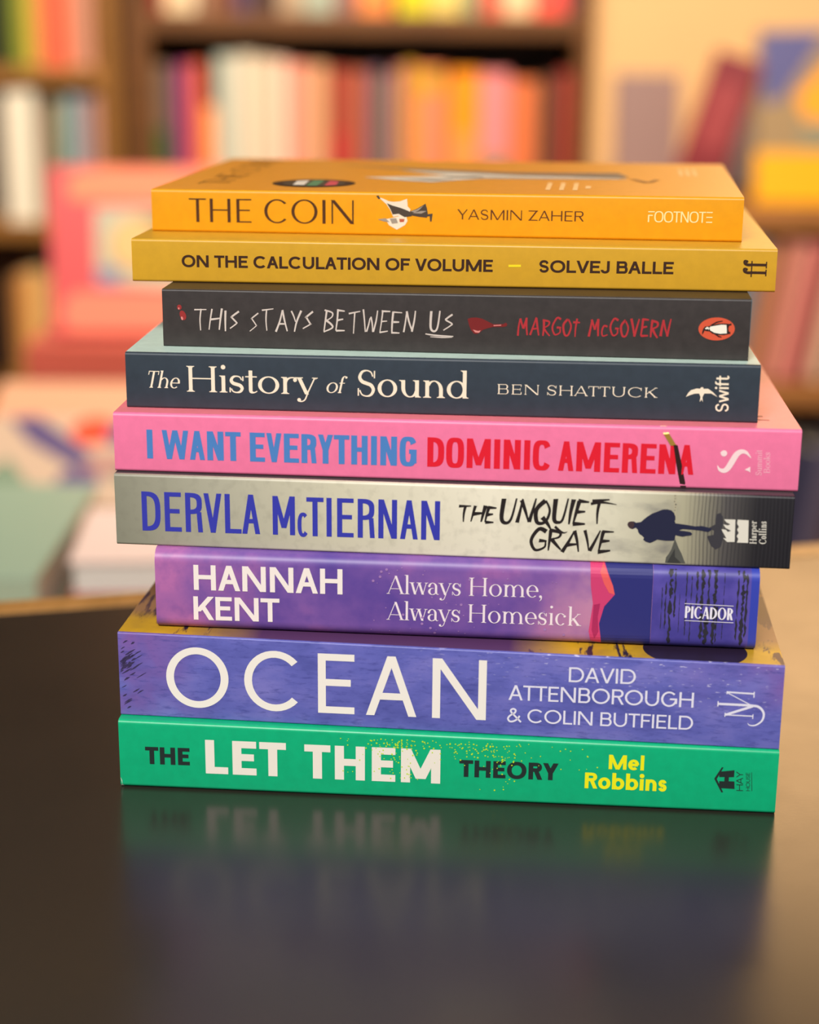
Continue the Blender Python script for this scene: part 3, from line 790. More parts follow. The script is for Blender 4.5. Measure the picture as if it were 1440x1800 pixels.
# --- slate paperback, pale mint front cover
slate = laminate('slate_card', (48, 58, 68), .45, .4, .05)
t = NT('mint_watercolour', .42, .45)
v = t.obj(); X, Y, Z = t.xyz(v)
t.col(t.mix(t.rng(t.noise(v, 55, 5), .46, .60), t.mix(t.rng(X, -.08, .05), (196, 214, 200), (120, 152, 172)), (70, 96, 128)))
b = Book(.00895, .0013, -.06781, .20146, .12186, -.00084, .0183, .00155, .130, .0009, slate, laminate('mint_card', (190, 212, 200), .42, .45), slate,
         'slate grey paperback with cream serif lettering and a pale mint front cover')
CRM = INK((240, 226, 200))
sr = style(.142, .045, 2.0, True, sx=.08, st=.03, sb=.75, xh=.655, asc=1.06)
it = style(.115, .045, 2.0, True, sx=.05, st=.035, sb=.55, xh=.62, asc=1.03, slant=.22)
p = b.printed(); p.text('The', it, -94.3, 6.8, -83.6, 6.8, 5.5); p.text('History', sr, -80.3, 5.8, -39.0, 5.8, 8.4); p.text('of', it, -36.2, 6.5, -30.6, 6.5, 5.4); p.text('Sound', sr, -26.0, 5.6, 8.8, 5.7, 8.5)
p.build('title_lettering', CRM)
p = b.printed(); p.text('BEN SHATTUCK', style(.125, .055, 2.0, True, sx=.08, st=.04, sb=1.2, track=.09), 18.9, 7.4, 68.7, 7.4, 3.2); p.build('author_lettering', CRM)
p = b.printed(); p.text('Swift', style(.15, .13, 2.0, sb=.8, xh=.72), 91.5, 3.3, 90.9, 14.9, 4.1, rot=True)
p.mm([(77.9, 7.9), (78.6, 9.2), (79.4, 10.1), (81.2, 10.7), (82.2, 10.6), (82.9, 9.1), (81.9, 9.1), (80.6, 9.0), (79.4, 8.6)])
p.mm([(82.2, 10.6), (82.5, 11.1), (83.1, 11.15), (83.3, 10.6), (84.7, 10.7), (86.3, 9.6), (87.8, 8.1), (85.7, 9.2), (83.6, 9.1), (82.5, 8.9)])
p.mm([(81.9, 9.3), (83.7, 9.3), (83.1, 8.0), (83.3, 6.4), (82.85, 7.2), (82.3, 6.4), (82.5, 8.0)])
p.build('publisher_logo', CRM)

# --- charcoal paperback with scratched handwriting
char = laminate('charcoal_card', (56, 50, 49), .42, .4, .08)
b = Book(.01292, .01001, -.0945, .18805, .14016, .00155, .01916, .00643, .126, .0007, char, laminate('black_card', (34, 24, 24), .4, .4), char,
         'charcoal paperback with scratched white and red handwriting and an orange oval bird emblem')
ha = style(.085, .1, hand=True, slant=.05, track=.14, jit=.035, wob=.05)
SCR = INK((206, 190, 180))
p = b.printed(); p.text('THIS STAYS BETWEEN', ha, -83.6, 5.4, -12.0, 6.4, 7.0); p.text('US', style(.11, .1, hand=True, slant=.04, track=.2, jit=.03), -6.9, 7.2, .2, 7.3, 6.4)
g = Glyph(style()); g.S([(-8.4, 6.2), (-5, 5.8), (.6, 5.6)], [.35, .5, .3]); g.S([(-6.8, 5.3), (-3, 5.2), (.2, 5.3)], [.2, .4, .2])
for q, k in g.p: p.n = k; p.poly([(a/1000, c/1000) for a, c in q])
p.build('title_lettering', SCR)
p = b.printed(); p.text('MARGOt McGOVERN', style(.13, .1, hand=True, slant=.04, track=.13, jit=.025, wob=.04), 21.1, 6.5, 69.0, 7.2, 5.6); p.build('author_lettering', INK((176, 44, 50)))
p = b.printed()
def ell(cx, cz, rx, rz, a=0, n=24):
    return [(cx+rx*math.cos(q*2*math.pi/n)*math.cos(a)-rz*math.sin(q*2*math.pi/n)*math.sin(a), cz+rx*math.cos(q*2*math.pi/n)*math.sin(a)+rz*math.sin(q*2*math.pi/n)*math.cos(a)) for q in range(n)]
p.mm(ell(-88.4, 12.8, .75, .85)); p.mm(ell(-87.3, 10.2, 1.0, 1.6, .35)); p.mm(ell(-88.6, 12.4, .25, .35), 1, 2); p.mm(ell(-87.6, 9.2, .35, .6, .3), 1, 2)
p.build('blood_drop_pattern', [INK((150, 44, 44)), INK((214, 130, 124))]); p = b.printed()
p.mm([(5.1, 11.4), (6.2, 11.8), (7.9, 11.9), (9.6, 11.6), (11.2, 10.9), (13.2, 9.9), (16.4, 10.0), (17.3, 10.5), (17.8, 10.0), (17.5, 9.3), (16.4, 9.1), (13.2, 9.0), (11.4, 8.5), (10.0, 8.0), (9.2, 7.2), (8.2, 6.6), (7.2, 6.7), (6.2, 7.9), (5.5, 9.6)])
p.mm([(6.8, 8.0), (7.6, 7.1), (8.8, 7.0), (9.4, 7.8), (8.4, 7.6)], 1, 2); p.mm([(13.4, 9.6), (15.8, 9.8), (15.8, 9.5), (13.4, 9.3)], 1, 2)
p.build('blood_smear_pattern', [INK((118, 30, 30)), INK((214, 130, 124))])
p = b.printed(); BK = 1
p.mm(ell(83.65, 10.2, 5.65, 3.65, .02, 40), 0)
p.mm([(79.2, 9.2), (79.5, 10.2), (80.0, 10.9), (80.9, 11.0), (82.0, 11.3), (84.0, 11.9), (86.0, 12.0), (87.6, 11.9), (87.3, 10.4), (87.7, 8.7), (86.0, 8.3), (84, 8.3), (82.4, 8.7), (81.4, 9.4), (80.6, 9.4), (79.9, 9.6), (79.7, 9.0), (79.2, 8.2)], 1, 2)
p.mm([(81.6, 10.9), (83.0, 11.2), (85.0, 11.6), (86.6, 11.6), (86.8, 10.3), (86.9, 8.9), (84.8, 8.7), (83.0, 9.0), (81.7, 9.7), (81.4, 10.3)], 2, 4)
p.mm([(80.0, 10.3), (80.6, 10.8), (81.3, 10.6), (81.2, 9.8), (80.9, 10.2), (80.3, 10.0)], 2, 4)
p.mm([(81.6, 11.4), (83.6, 12.6), (85.4, 12.9), (85.4, 12.6), (83.8, 12.2), (82.2, 11.3)], 1, 2); p.mm([(82.6, 8.8), (84.4, 7.6), (85.4, 7.5), (85.3, 7.8), (84.4, 8.1), (83.4, 8.8)], 1, 2)
p.mm([(87.2, 11.6), (88.1, 12.2), (88.2, 11.5), (87.5, 11.3)], 1, 2); p.mm([(87.2, 9.2), (88.0, 8.6), (88.0, 9.3), (87.5, 9.5)], 1, 2)
p.build('publisher_logo', [INK((212, 84, 54)), INK((40, 24, 22)), INK((240, 232, 214))])

# --- mustard paperback
must = laminate('mustard_card', (204, 154, 36), .4, .45, .02)
b = Book(.01196, .02515, -.09498, .21011, .15931, .00643, .01394, .00474, .130, .0009, must, must, must,
         'mustard yellow paperback with bold dark brown capitals, second from the top of the stack')
gb = style(.225, .19, 2.1, sb=.75, uni=.3, mv=.05)
BRN = INK((56, 30, 16))
p = b.printed(); p.text('ON THE CALCULATION OF VOLUME', gb, -88.3, 4.5, 14.4, 5.2, 3.95); p.build('title_lettering', BRN)
p = b.printed(); p.text('SOLVEJ BALLE', gb, 29.3, 5.4, 72.5, 5.8, 3.95); p.build('author_lettering', BRN)
p = b.printed(); p.mm([(19.5, 6.9), (23.5, 7.0), (23.5, 7.75), (19.5, 7.65)]); p.build('dash_lettering', INK((240, 216, 30)))
p = b.printed(); g = Glyph(style())
for z in (6.9, 9.4):
    g.add([[(96.6, z-.42), (101.8, z-.42), (101.8, z+.42), (96.6, z+.42)]])
    g.S([(97.4, z), (96.0, z-.05), (95.0, z+.35), (94.8, z+1.1), (95.4, z+1.35)], [.85, .9, .8, .6, .5]); g.dot(95.6, z+1.0, .45)
    g.add([[(101.6, z-1.05), (102.0, z-1.05), (102.0, z+1.05), (101.6, z+1.05)]])
g.add([[(97.0, 5.5), (97.4, 5.5), (97.4, 10.6), (97.0, 10.6)]])
for q, k in g.p: p.n = k; p.poly([(a/1000, c/1000) for a, c in q])
p.build('publisher_logo', BRN)

# --- orange paperback on top
oran = laminate('orange_card', (226, 152, 2), .42, .45, .02)
orant = laminate('orange_card_front_lit', (226, 148, 34), .40, .5, .02)  # same card made paler, the light on its top put into the colour
b = Book(.00978, .04364, -.11613, .198, .17324, .00474, .01434, .0065, .1265, .0010, oran, orant, oran,
         'bright orange paperback with a round dark sticker on its cover, topmost of the stack')
fl = style(.135, .055, 2.0, sb=1.15, track=.05, flare=True)
p = b.printed(); p.text('THE COIN', fl, -86.0, 3.0, -29.6, 3.5, 7.9); p.build('title_lettering', INK((74, 40, 14)))
p = b.printed(); p.text('YASMIN ZAHER', style(.135, .085, 2.0, sb=1.0, track=.05, flare=True), 5.3, 5.9, 47.2, 6.1, 3.3); p.build('author_lettering', INK((86, 40, 18)))
p = b.printed(); p.text('FOOTNOTE', style(.12, .1, 2.6, sb=.55, uni=.3, bars=True), 68.2, 6.4, 89.1, 6.6, 3.55); p.build('publisher_logo', INK((252, 222, 160)))
p = b.printed()
p.mm([(-21.4, 12.7), (-19.7, 12.2), (-17.8, 11.4), (-16.3, 11.2), (-14, 11.4), (-11.6, 12.3), (-11.4, 9.8), (-10.4, 8.8), (-11.0, 7.2), (-12.2, 6.2), (-14.6, 6.6), (-16.2, 6.2), (-17.3, 8.6), (-18.6, 10.4), (-20, 11.6)], 1)
p.mm([(-18.4, 10.7), (-16.6, 10.0), (-13.6, 9.2), (-11.4, 8.4), (-9.8, 7.6), (-10.0, 6.6), (-12.4, 6.2), (-14.4, 7.3), (-16.4, 7.0), (-17.2, 8.8)], 0, 2)
p.mm([(-10.6, 8.2), (-8.6, 8.9), (-5.4, 10.8), (-4.9, 9.2), (-4.6, 7.6), (-4.9, 6.2), (-7.4, 6.4), (-9.9, 6.8)], 0, 1)
p.mm([(-10.4, 8.2), (-8.4, 8.8), (-6.0, 10.2), (-7.6, 8.6), (-9.0, 7.8)], 2, 3); p.mm([(-9.8, 7.6), (-6.8, 8.4), (-4.9, 8.4), (-6.8, 7.5)], 2, 3)
p.mm([(-5.0, 7.3), (-3.0, 7.6), (-3.3, 5.0), (-3.8, 4.9), (-4.0, 6.8), (-5.0, 6.5)], 0, 2)
p.mm([(-18.8, 5.4), (-16.3, 5.9), (-14.0, 6.6), (-11.8, 6.4), (-11.4, 5.0), (-12.2, 3.6), (-15.0, 2.0), (-17.6, 3.4)], 1, 1)
p.mm([(-21.4, 5.3), (-18.8, 5.7), (-17.4, 4.4), (-19.6, 4.7)], 2, 2); p.mm([(-17.4, 5.6), (-15.2, 5.8), (-14.6, 4.2), (-16.6, 3.9)], 2, 3); p.mm([(-14.2, 5.6), (-12.4, 5.6), (-12.6, 4.6), (-14, 4.5)], 3, 3)
p.mm([(-22, 13.0), (-21.2, 13.2), (-20.6, 12.2), (-21.2, 12.0)], 0, 2)
p.build('falling_figure_picture', [INK((70, 60, 52)), INK((226, 214, 194)), INK((150, 140, 128)), INK((176, 84, 60))])
p = b.printed('top'); p.text('THE COIN', fl, -77.2, 20, -77.2, 122, 10.5, flip=(-1, 0)); p.build('cover_title_lettering', INK((104, 62, 18)))
p = b.printed('top')
p.mm(ell(-47.8, 27.3, 14.6, 14.2, 0, 48), 0); p.mm(ell(-47.8, 27.3, 11.2, 10.8, 0, 40), 1, 2)
p.mm([(-55, 34), (-51, 37), (-50, 20), (-54, 19.5)], 2, 4); p.mm([(-49.5, 37.5), (-45.5, 37.3), (-45.2, 18), (-49, 17.5)], 3, 4); p.mm([(-43.5, 36.6), (-40, 34), (-39, 21), (-42.8, 18.5)], 4, 4)
p.build('cover_sticker', [INK((46, 26, 14)), INK((70, 58, 44)), INK((226, 214, 196)), INK((86, 132, 92)), INK((206, 76, 86))], 'round dark sticker')
p = b.printed('top')
p.mm([(-52, 104), (-26, 92), (-4, 85), (18, 79), (40, 80), (58, 82), (62, 66), (58, 60), (40, 66), (24, 68), (12, 72), (-8, 78), (-28, 88)], 0)
p.mm([(-24, 82), (2, 74), (22, 66), (40, 64), (58, 60), (62, 57), (40, 55), (10, 53), (2, 46), (-7, 36), (-20, 42), (-34, 52), (-14, 58), (-4, 64), (-14, 72)], 1, 2)
p.mm([(2, 62), (22, 60), (42, 59), (58, 58), (40, 57), (14, 56)], 2, 4); p.mm([(-22, 48), (-6, 40), (0, 47), (-10, 50)], 2, 4); p.mm([(-2, 54), (10, 55), (8, 60), (-6, 58)], 0, 5)
p.mm([(62, 58), (67, 45), (70, 46), (73, 57), (71, 57), (68.5, 49), (64.5, 58)], 3, 2)
p.build('cover_picture', [INK((120, 104, 88)), INK((222, 208, 186)), INK((168, 156, 140)), INK((150, 96, 44))])
p = b.printed('top')
for x in (33.6, 38.2, 42.8): p.mm([(x, 15.5), (x+1.6, 15.5), (x+1.6, 41), (x, 41)])
p.mm([(47, 22), (48.8, 22), (48.8, 31), (47, 31)])
p.build('cover_author_lettering', INK((250, 200, 132))); p = b.printed('top')
for k, x in enumerate((80.6, 83.2, 85.8)): p.mm([(x, 74), (x+1.2, 74), (x+1.2, 102), (x, 102)])
p.build('cover_small_lettering', INK((250, 200, 132)))

# ---------------------------------------------------------------- the counter the stack lies on
t = NT('black_laminate', .24, .5)
v = t.obj()
t.b.inputs['Base Color'].default_value = (.0225, .0190, .0145, 1)
nz = t.noise(v, 18, 6, .6)
t.t.links.new(t.rng(nz, .3, .7, .20, .27), t.b.inputs['Roughness'])
t.bump(t.noise(v, 900, 3, .6), .05, .0003)
LAM = t.m
TRIM = wood('oak_trim', (158, 114, 58), (188, 138, 78), (60, 4, 4), .3)
DARKW = wood('dark_wood', (46, 28, 16), (64, 40, 22))
SL = .2514
def edge(x, o=0): return .148+SL*(x+.17)+o*math.sqrt(1+SL*SL)
tb = empty('counter', (0, 0, 0), 0, 'black laminate counter with a pale wood edge strip, under the stack of books', 'counter')
MB().prism([(-.7, -.75), (.75, -.75), (.75, edge(.75)), (-.7, edge(-.7))], -.032, 0).build('countertop', LAM, tb)
MB().prism([(-.7, edge(-.7)+.0002), (.75, edge(.75)+.0002), (.75, edge(.75, .017)), (-.7, edge(-.7, .017))], -.036, .0004).build('edge_strip', TRIM, tb, .0012)
for x0 in (-.6, .58):
    MB().box(x0, x0+.05, -.6, -.1, -.9, -.032).build('leg', DARKW, tb)

# ---------------------------------------------------------------- room
FLOOR = wood('floor_boards', (92, 62, 38), (128, 90, 56), (2, 20, 2))
WALL = NT('warm_plaster', .8, .2)
v = WALL.obj()
WALL.col(WALL.mix(WALL.noise(v, 3, 4), (226, 178, 122), (234, 188, 132))); WALL.bump(WALL.noise(v, 60, 4), .1, .002)
f = MB().box(-2.2, 2.2, -2.5, 2.4, -.94, -.9).build('floor', FLOOR); f['kind'] = 'structure'
f = MB().box(-2.2, .259, 2.32, 2.40, -.9, 1.9).box(.259, 2.2, 2.03, 2.40, -.9, 1.9).build('wall_back', WALL.m); f['kind'] = 'structure'

f = MB().box(-2.24, -2.2, -2.5, 2.4, -.9, 1.9).build('wall_left', WALL.m); f['kind'] = 'structure'

# ---------------------------------------------------------------- bookcases
OAK = wood('bookcase_wood', (88, 52, 16), (118, 72, 26), (6, 6, 40))
OAKD = wood('bookcase_back_wood', (58, 34, 18), (76, 46, 24), (6, 6, 30))
OAK_LIT = wood('lit_bookcase_wood', (130, 86, 32), (156, 104, 44), (6, 6, 40))  # bookcase wood painted lighter: light on the far-left upright put into the colour
def bookcase(name, x0, x1, y0, y1, zs, ztop, label, sw=.03, thick=.029, sr_=.023, OAK=OAK):
    r = empty(name, (x0, y0, -.9), 0, label, 'bookcase')
    def P(part, a, b, c, d, e, f_, m):
        MB().box(a-x0, b-x0, c-y0, d-y0, e+.9, f_+.9).build(part, m, r, .0015)
    P('side_panel', x0, x0+sw, y0, y1, -.9, ztop, OAK); P('side_panel', x1-sr_, x1, y0, y1, -.9, ztop, OAK)
    P('back_panel', x0+sw, x1-sr_, y1-.008, y1, -.9, ztop, OAKD)
    for z in zs: P('shelf', x0+sw, x1-sr_, y0+.002, y1-.008, z-thick, z, OAK)
    return r
bookcase('bookcase', -.413, .257, 2.0, 2.27, (-.82, -.55, -.29, -.013, .241, .495, .75, 1.0, 1.25), 1.42, 'tall brown wooden bookcase full of books, left of the bare cream wall', .034)
bookcase('bookcase', -1.05, -.430, 2.03, 2.27, (-.82, -.58, -.335, -.062, .163, .40, .66, .92, 1.17), 1.42, 'brown wooden bookcase at the far left with a pale lit upright', .028, .025, .028, OAK_LIT)

def shelf_book(x, y, z, w, h, d, c, label, group, lean=0, yaw=0, band=None, rough=.35):
    """a book standing upright, its spine towards the room: wrap-round cover and page block"""
    r = empty('book', (x, y, z+w*math.sin(max(lean, 0))), 0, label, 'book', group, (0, lean, yaw))
    cm = plain(c, rough, .5, 'book_cover')
    m = MB(); tk = .0012
    n = 6; out = []; inn = []
    for k in range(n+1):
        a = math.pi*k/n
        out.append((w/2-w/2*math.cos(a), .003-.003*math.sin(a))); inn.append((w/2-(w/2-tk)*math.cos(a), .003+tk-.003*math.sin(a)))
    pts = [(0, d)]+out+[(w, d), (w-tk, d)]+inn[::-1]+[(tk, d)]
    k = len(pts)
    m.v = [(a, b_, 0) for a, b_ in pts]+[(a, b_, h) for a, b_ in pts]
    h2 = (n+2)
    for j in range(k): m.f.append((j, (j+1) % k, k+(j+1) % k, k+j))
    for j in range(k//2-1):
        a, b_ = j, j+1; c_, d_ = k-2-j, k-1-j
        m.f.append((a, d_, c_, b_)); m.f.append((k+a, k+b_, k+c_, k+d_))
    m.i = [0]*len(m.f)
    m.build('cover', cm, r)
    MB().box(tk, w-tk, .0045, d-.003, .003, h-.003).build('page_block', PAPER, r)
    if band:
        MB().box(w*.12, w*.88, -.0008, .0006, h*band[1], h*band[2]).build('spine_band', plain(band[0], .4, .4, 'ink'), r)  # two-tone bands: printed sections and a painted highlight
    return r

def row(items, y, z, gx0, shelf_name, group, jit=1):
    rnd = random.Random(int(abs(z)*1000)+len(items))
    for i, it_ in enumerate(items):
        px0, px1, nm, c, h = it_[:5]; o = it_[5] if len(it_) > 5 else {}
        x0 = (px0-729)*.000808; wd = (px1-px0)*.000808-.0006
        pos = f'right of the {items[i-1][2]} one' if i else f'left of the {items[1][2]} one'
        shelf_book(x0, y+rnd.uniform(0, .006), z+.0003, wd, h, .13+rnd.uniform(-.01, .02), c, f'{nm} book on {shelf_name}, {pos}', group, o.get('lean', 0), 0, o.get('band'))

row([(266, 286, 'dark red', (150, 50, 40), .19), (287, 316, 'cream', (236, 206, 160), .2), (317, 345, 'ivory', (230, 204, 166), .19), (347, 374, 'taupe', (150, 110, 84), .19), (375, 408, 'chestnut brown', (128, 74, 44), .2), (409, 440, 'plum', (92, 66, 92), .19), (442, 488, 'dark brown', (76, 50, 40), .2), (490, 533, 'sandy grey', (186, 156, 124), .19), (534, 588, 'pale sage', (170, 178, 156), .2),
     (590, 628, 'mauve brown', (150, 104, 96), .19), (630, 690, 'bright orange', (250, 146, 70), .2), (700, 755, 'lime yellow', (222, 206, 20), .19), (757, 812, 'pale yellow', (236, 208, 110), .2), (814, 848, 'grey green', (150, 150, 112), .19), (850, 884, 'red', (232, 84, 66), .2), (885, 941, 'peach cream', (250, 206, 156), .19), (942, 997, 'coral red', (250, 86, 70), .2), (998, 1018, 'purple brown', (120, 72, 76), .19)],
    2.004, .241, 0, 'the bookcase upper shelf', 'books on the bookcase upper shelf')
row([(265, 291, 'taupe brown', (128, 100, 78), .182, {'band': ((70, 96, 40), .02, .5)}), (292, 304, 'navy', (60, 52, 92), .178), (305, 329, 'magenta purple', (160, 62, 110), .182), (330, 352, 'burnt red', (222, 100, 66), .184), (353, 374, 'apricot highlight', (252, 160, 84), .122, {}), (375, 412, 'pale grey green', (190, 192, 174), .195), (413, 446, 'off white', (226, 208, 180), .197), (447, 479, 'beige', (224, 198, 168), .193), (480, 505, 'shell pink', (250, 206, 180), .19),  # short apricot book: a highlight on the spines put in as bright colour
     (506, 541, 'salmon pink', (240, 150, 126), .184), (542, 577, 'tan', (214, 158, 112), .183), (578, 613, 'brick red', (164, 62, 44), .178, {'band': ((190, 34, 40), .2, .5)}), (614, 648, 'terracotta', (176, 92, 66), .176), (649, 671, 'dusty purple', (112, 84, 106), .178), (672, 690, 'sage green', (128, 124, 86), .17), (691, 711, 'mauve', (188, 110, 118), .18), (712, 734, 'mustard', (204, 150, 40), .186), (735, 784, 'coral orange', (252, 138, 96), .18, {'band': ((206, 160, 30), .8, .97)}), (785, 793, 'thin grey', (150, 120, 96), .16),  # coral orange: highlight on a mustard spine painted as its body colour
     (794, 848, 'amber', (252, 150, 20), .176, {'band': ((252, 150, 76), .02, .5)}), (850, 902, 'rose pink', (240, 140, 140), .174, {'band': ((110, 128, 86), .02, .32)}), (904, 954, 'orange red', (222, 116, 66), .164), (956, 984, 'olive black', (84, 64, 44), .166), (985, 1018, 'maroon', (150, 54, 42), .176)],  # amber: the lower band is a highlight painted on the spine
    2.004, -.013, 0, 'the bookcase lower shelf', 'books on the bookcase lower shelf')
row([(-22, -1, 'forest green', (52, 70, 30), .19), (0, 12, 'dark olive', (84, 92, 30), .2), (13, 32, 'leaf green', (150, 156, 44), .2), (33, 50, 'yellow', (208, 176, 70), .19), (51, 60, 'thin orange', (222, 140, 70), .19), (61, 82, 'coral pink', (234, 108, 86), .2), (83, 108, 'vermilion', (238, 104, 66), .2), (110, 150, 'dusty pink', (206, 140, 112), .19)],
    2.034, .163, 0, 'the far left upper shelf', 'books on the far left upper shelf')
row([(-20, 6, 'milk white', (238, 226, 204), .188), (7, 40, 'chalk white', (240, 230, 206), .19, {}), (46, 63, 'taupe', (176, 136, 110), .178, {'lean': R(4)}), (74, 98, 'teal green', (108, 138, 112), .176), (99, 118, 'light blue', (152, 166, 172), .184), (119, 134, 'grey blue', (146, 144, 152), .182), (135, 158, 'dusty rose', (176, 128, 120), .182)],
    2.034, -.062, 0, 'the far left middle shelf', 'books on the far left middle shelf')
row([(-20, -4, 'sepia', (176, 120, 66), .19), (-3, 16, 'ochre', (228, 158, 84), .196), (17, 34, 'pale tan', (232, 182, 110), .2), (35, 50, 'wheat', (222, 176, 112), .19), (51, 66, 'grey brown', (150, 120, 90), .18)],
    2.034, -.335, 0, 'the far left low shelf', 'books on the far left low shelf')

# ---------------------------------------------------------------- display shelves on the right
DSP = wood('display_wood', (146, 92, 44), (176, 116, 62), (6, 40, 6))
r = empty('display_shelves', (.27, 1.78, -.9), 0, 'wooden display shelves on the right against the cream wall', 'shelves')
for zz in (-.80, -.52, -.246, -.004):
    MB().box(0, .68, 0, .22, zz-.03+.9, zz+.9).build('shelf', DSP, r, .002)
MB().box(-.02, 0, 0, .22, 0, .896).build('side_panel', DSP, r, .002); MB().box(.68, .70, 0, .22, 0, .896).build('side_panel', DSP, r, .002)
MB().box(0, .68, .212, .22, 0, .896).build('back_panel', OAKD, r)

def faced_book(x, y, z, w, h, t_, c, label, group=None, lean=-12, yaw=0, roll=0, art=(), cat='book', pages=PAPER_WHITE, name='book'):
    """a book standing with its front cover to the room, tipped back"""
    r = empty(name, (x, y, z+t_*math.sin(R(abs(lean)))+w/2*math.sin(R(abs(roll)))), 0, label, cat, group, (R(lean), R(roll), R(yaw)))
    cm = plain(c, .4, .5, 'book_cover')
    m = MB(); m.box(-w/2, w/2, 0, .0018, 0, h); m.build('front_cover', cm, r, .0006)
    MB().box(-w/2, w/2, t_-.0018, t_, 0, h).build('back_cover', cm, r, .0006)
    MB().box(-w/2, -w/2+.0018, .0018, t_-.0018, 0, h).build('spine', cm, r)
    MB().box(-w/2+.002, w/2-.003, .002, t_-.002, .003, h-.003).build('page_block', pages, r)
    if art:
        vv, ff, mi, ms = [], [], [], []
        for k, (pts, cc) in enumerate(art):
            o = len(vv); vv += [(a*w-w/2, -.0003-k*.00012, b_*h) for a, b_ in pts]; ff.append(tuple(range(o, o+len(pts)))); mi.append(k); ms.append(plain(cc, .4, .45, 'ink'))
        mesh('cover_picture', vv, ff, ms, r, mi)
    return r
def circ(cx, cy, rx, ry, n=20): return [(cx+rx*math.cos(2*math.pi*k/n), cy+ry*math.sin(2*math.pi*k/n)) for k in range(n)]
rect = lambda a, b_, c, d: [(a, b_), (c, b_), (c, d), (a, d)]

G1 = 'books faced out on the right display shelf'
faced_book(.322, 1.86, -.003, .088, .168, .02, (140, 108, 100), 'grey mauve book faced out beside the bookcase, left of the crimson one', G1, -8)
faced_book(.378, 1.82, -.003, .064, .192, .024, (122, 22, 28), 'crimson book leaning to the right on the display shelf', G1, -6, -20, 16, [(rect(.2, .35, .85, .8), (150, 52, 52))])
faced_book(.468, 1.955, -.003, .07, .15, .02, (140, 126, 124), 'pale grey book faced out between the crimson and the yellow-banded ones', G1, -8, 0, 8)
faced_book(.535, 1.80, -.003, .148, .228, .024, (156, 128, 90), 'book with blue, orange and yellow bands on its cover, at the frame edge', G1, -8, 0, 0,
           [(rect(0, 0, 1, .30), (246, 172, 8)), ([(0, .98), (.62, 1), (.22, .60), (.05, .58)], (90, 88, 134)), ([(.35, .62), (.92, 1), (1, 1), (1, .52), (.5, .40)], (244, 160, 36)), (rect(.4, .32, 1, .48), (140, 132, 106))])
G2 = 'books on the right display shelf below'
for x, wd, h, c, nm, ln in ((.428, .024, .195, (104, 124, 138), 'grey blue', 9), (.456, .016, .185, (186, 124, 84), 'sand brown', 9), (.475, .020, .195, (186, 116, 92), 'clay', 9), (.498, .022, .19, (222, 140, 124), 'old rose', 9), (.523, .017, .195, (186, 90, 88), 'raspberry', 9), (.549, .022, .18, (224, 176, 146), 'pale peach', 9)):
    shelf_book(x, 1.79, -.242, wd, h, .14, c, f'{nm} book leaning on the display shelf under the faced-out books', G2, R(ln))
for x, wd, h, c, nm, ln in ((.468, .026, .2, (222, 176, 150), 'cream pink', 0), (.497, .024, .205, (226, 190, 168), 'pale pink', 0), (.524, .03, .18, (62, 60, 84), 'navy', 8), (.558, .024, .19, (96, 86, 104), 'slate purple', 8)):
    shelf_book(x, 1.79, -.52+.003, wd, h, .14, c, f'{nm} book on the lowest visible display shelf at the right', 'books on the lowest display shelf', R(ln))

# ---------------------------------------------------------------- display table behind, left
r = empty('display_table', (-.45, .85, -.9), 0, 'low wooden display table with books, behind the counter at left', 'table')
MB().box(-.5, .5, -.5, .5, .69, .72).build('tabletop', DSP, r, .003)
for x in (-.46, .41):
    for y in (-.46, .41): MB().box(x, x+.05, y, y+.05, 0, .69).build('leg', DSP, r)

def flat_book(x, y, z, w, d, h, c, label, group=None, yaw=0, top=None, pages=PAPER_WHITE, edge_front=False, spine=None, cat='book'):
    """a book lying flat; its spine, or its fore-edge, towards the counter"""
    r = empty('book', (x, y, z), R(yaw), label, cat, group)
    cm = plain(c, .4, .5, 'book_cover')
    MB().box(-w/2, w/2, 0, d, h-.0016, h).build('front_cover', plain(top, .4, .5, 'book_cover') if top else cm, r, .0005)
    MB().box(-w/2, w/2, 0, d, 0, .0016).build('back_cover', cm, r, .0005)
    MB().box(-w/2+.003, w/2-.003, .003, d-.003, .0016, h-.0016).build('page_block', pages, r)
    if not edge_front: MB().box(-w/2, w/2, 0, .0016, .0016, h-.0016).build('spine', plain(spine, .4, .5, 'book_cover') if spine else cm, r)
    return r
TZ = -.1795
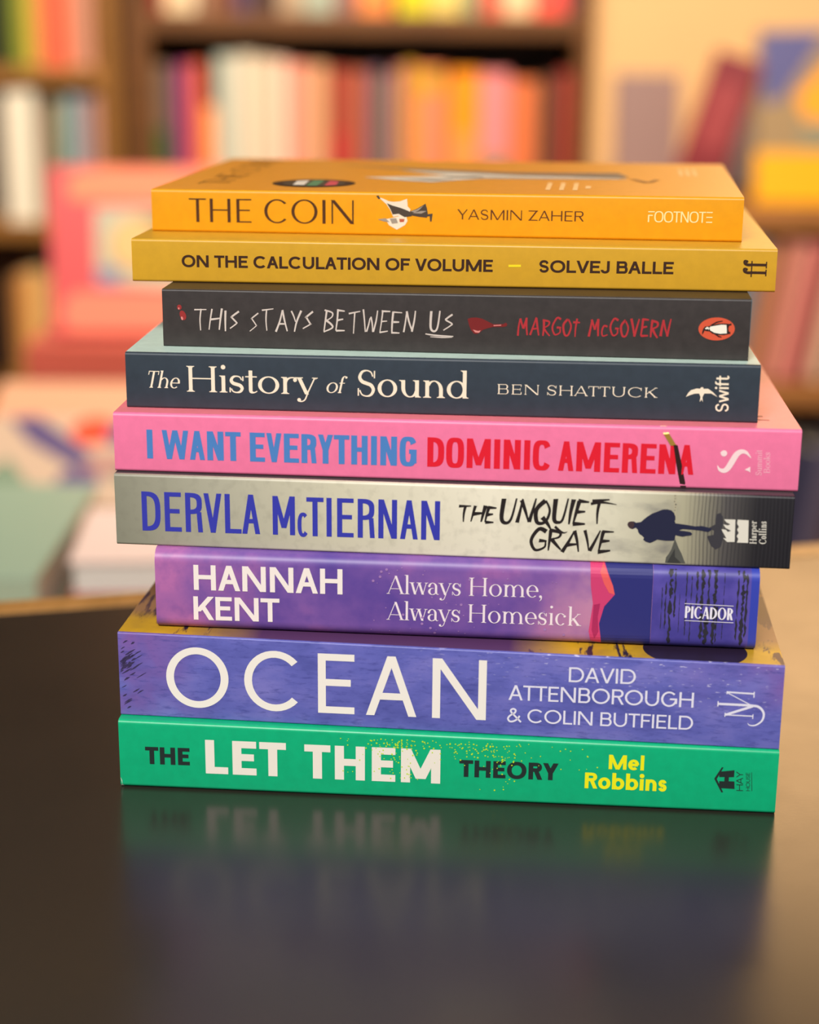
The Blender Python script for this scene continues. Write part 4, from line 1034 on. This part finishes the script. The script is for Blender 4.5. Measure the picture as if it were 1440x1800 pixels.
# the red book standing on a pile of red books
for k, c in enumerate(((176, 70, 54), (184, 80, 62), (190, 88, 72))):
    flat_book(-.275, 1.15, TZ+k*.034, .22, .17, .0335, c, f'red book lying flat under the standing red book, {("lowest", "middle", "topmost")[k]} of its pile', 'red books piled behind the counter', (1, -1, 0)[k])
faced_book(-.262, 1.19, TZ+.1025+.0005, .205, .168, .022, (214, 80, 80), 'red book with painted gloss highlights and a round picture in a pale square, standing behind the stack', None, -9, 4, 0,
           [([(.10, .80), (1, .78), (1, .99), (.3, .99), (.14, .97), (.09, .9)], (250, 138, 96)), ([(.05, .06), (.1, .02), (1, .02), (1, .25), (.12, .26), (.06, .2)], (250, 134, 104)), (rect(.22, .29, .98, .76), (186, 182, 156)), (rect(.22, .29, .36, .4), (140, 138, 160)), (circ(.54, .53, .26, .2), (146, 124, 88)), (circ(.42, .54, .13, .16), (226, 186, 120)), (circ(.62, .33, .3, .05), (192, 190, 160))])  # coral bands at top and bottom: gloss highlights painted into the cover
# the cream patterned book tilted in front of it
faced_book(-.275, .865, TZ+.002, .21, .178, .018, (186, 160, 138), 'cream book with blue, orange and teal shapes, tilted back behind the counter', None, -66, 0, 0,
           [(rect(0, .70, 1, 1), (206, 152, 120)), ([(.08, .68), (.2, .70), (.50, .36), (.42, .28), (.2, .48)], (84, 70, 112)), (circ(.46, .58, .1, .11), (216, 70, 40)), (circ(.58, .56, .07, .09), (82, 70, 118)), (circ(.44, .18, .09, .1), (88, 74, 116)), (circ(.68, .26, .09, .13), (20, 120, 106)), ([(.0, .10), (.12, .36), (.26, .12), (.2, 0), (0, 0)], (112, 132, 110)), (rect(.46, .24, .64, .38), (166, 122, 114))])
# near piles
flat_book(-.302, .455, TZ, .15, .19, .048, (110, 120, 100), 'grey green book under the pale green one, behind the counter edge at left', None, 0, (110, 120, 100))
flat_book(-.305, .45, TZ+.0484, .158, .215, .0445, (140, 152, 124), 'pale green book with mint cover lying behind the counter edge, at the left', None, 0, (146, 170, 150), spine=(170, 186, 158))
G3 = 'white-paged books piled behind the counter'
flat_book(-.130, .49, TZ, .17, .13, .0295, (150, 110, 84), 'tan book, lowest of the white-paged pile behind the counter edge', G3, -1, (150, 110, 84))
flat_book(-.130, .49, TZ+.030, .17, .13, .0280, (176, 120, 84), 'light brown book, second from the bottom of the white-paged pile', G3, 1, (176, 120, 84))
flat_book(-.130, .49, TZ+.0585, .172, .12, .0095, (200, 110, 104), 'thin pink-edged book in the white-paged pile behind the stack', G3, -2, (190, 170, 160), edge_front=True)
flat_book(-.128, .492, TZ+.0685, .172, .12, .0235, (186, 56, 48), 'white-paged book with a red back cover, topmost of the pile behind the stack', G3, 4, (226, 204, 196), edge_front=True)
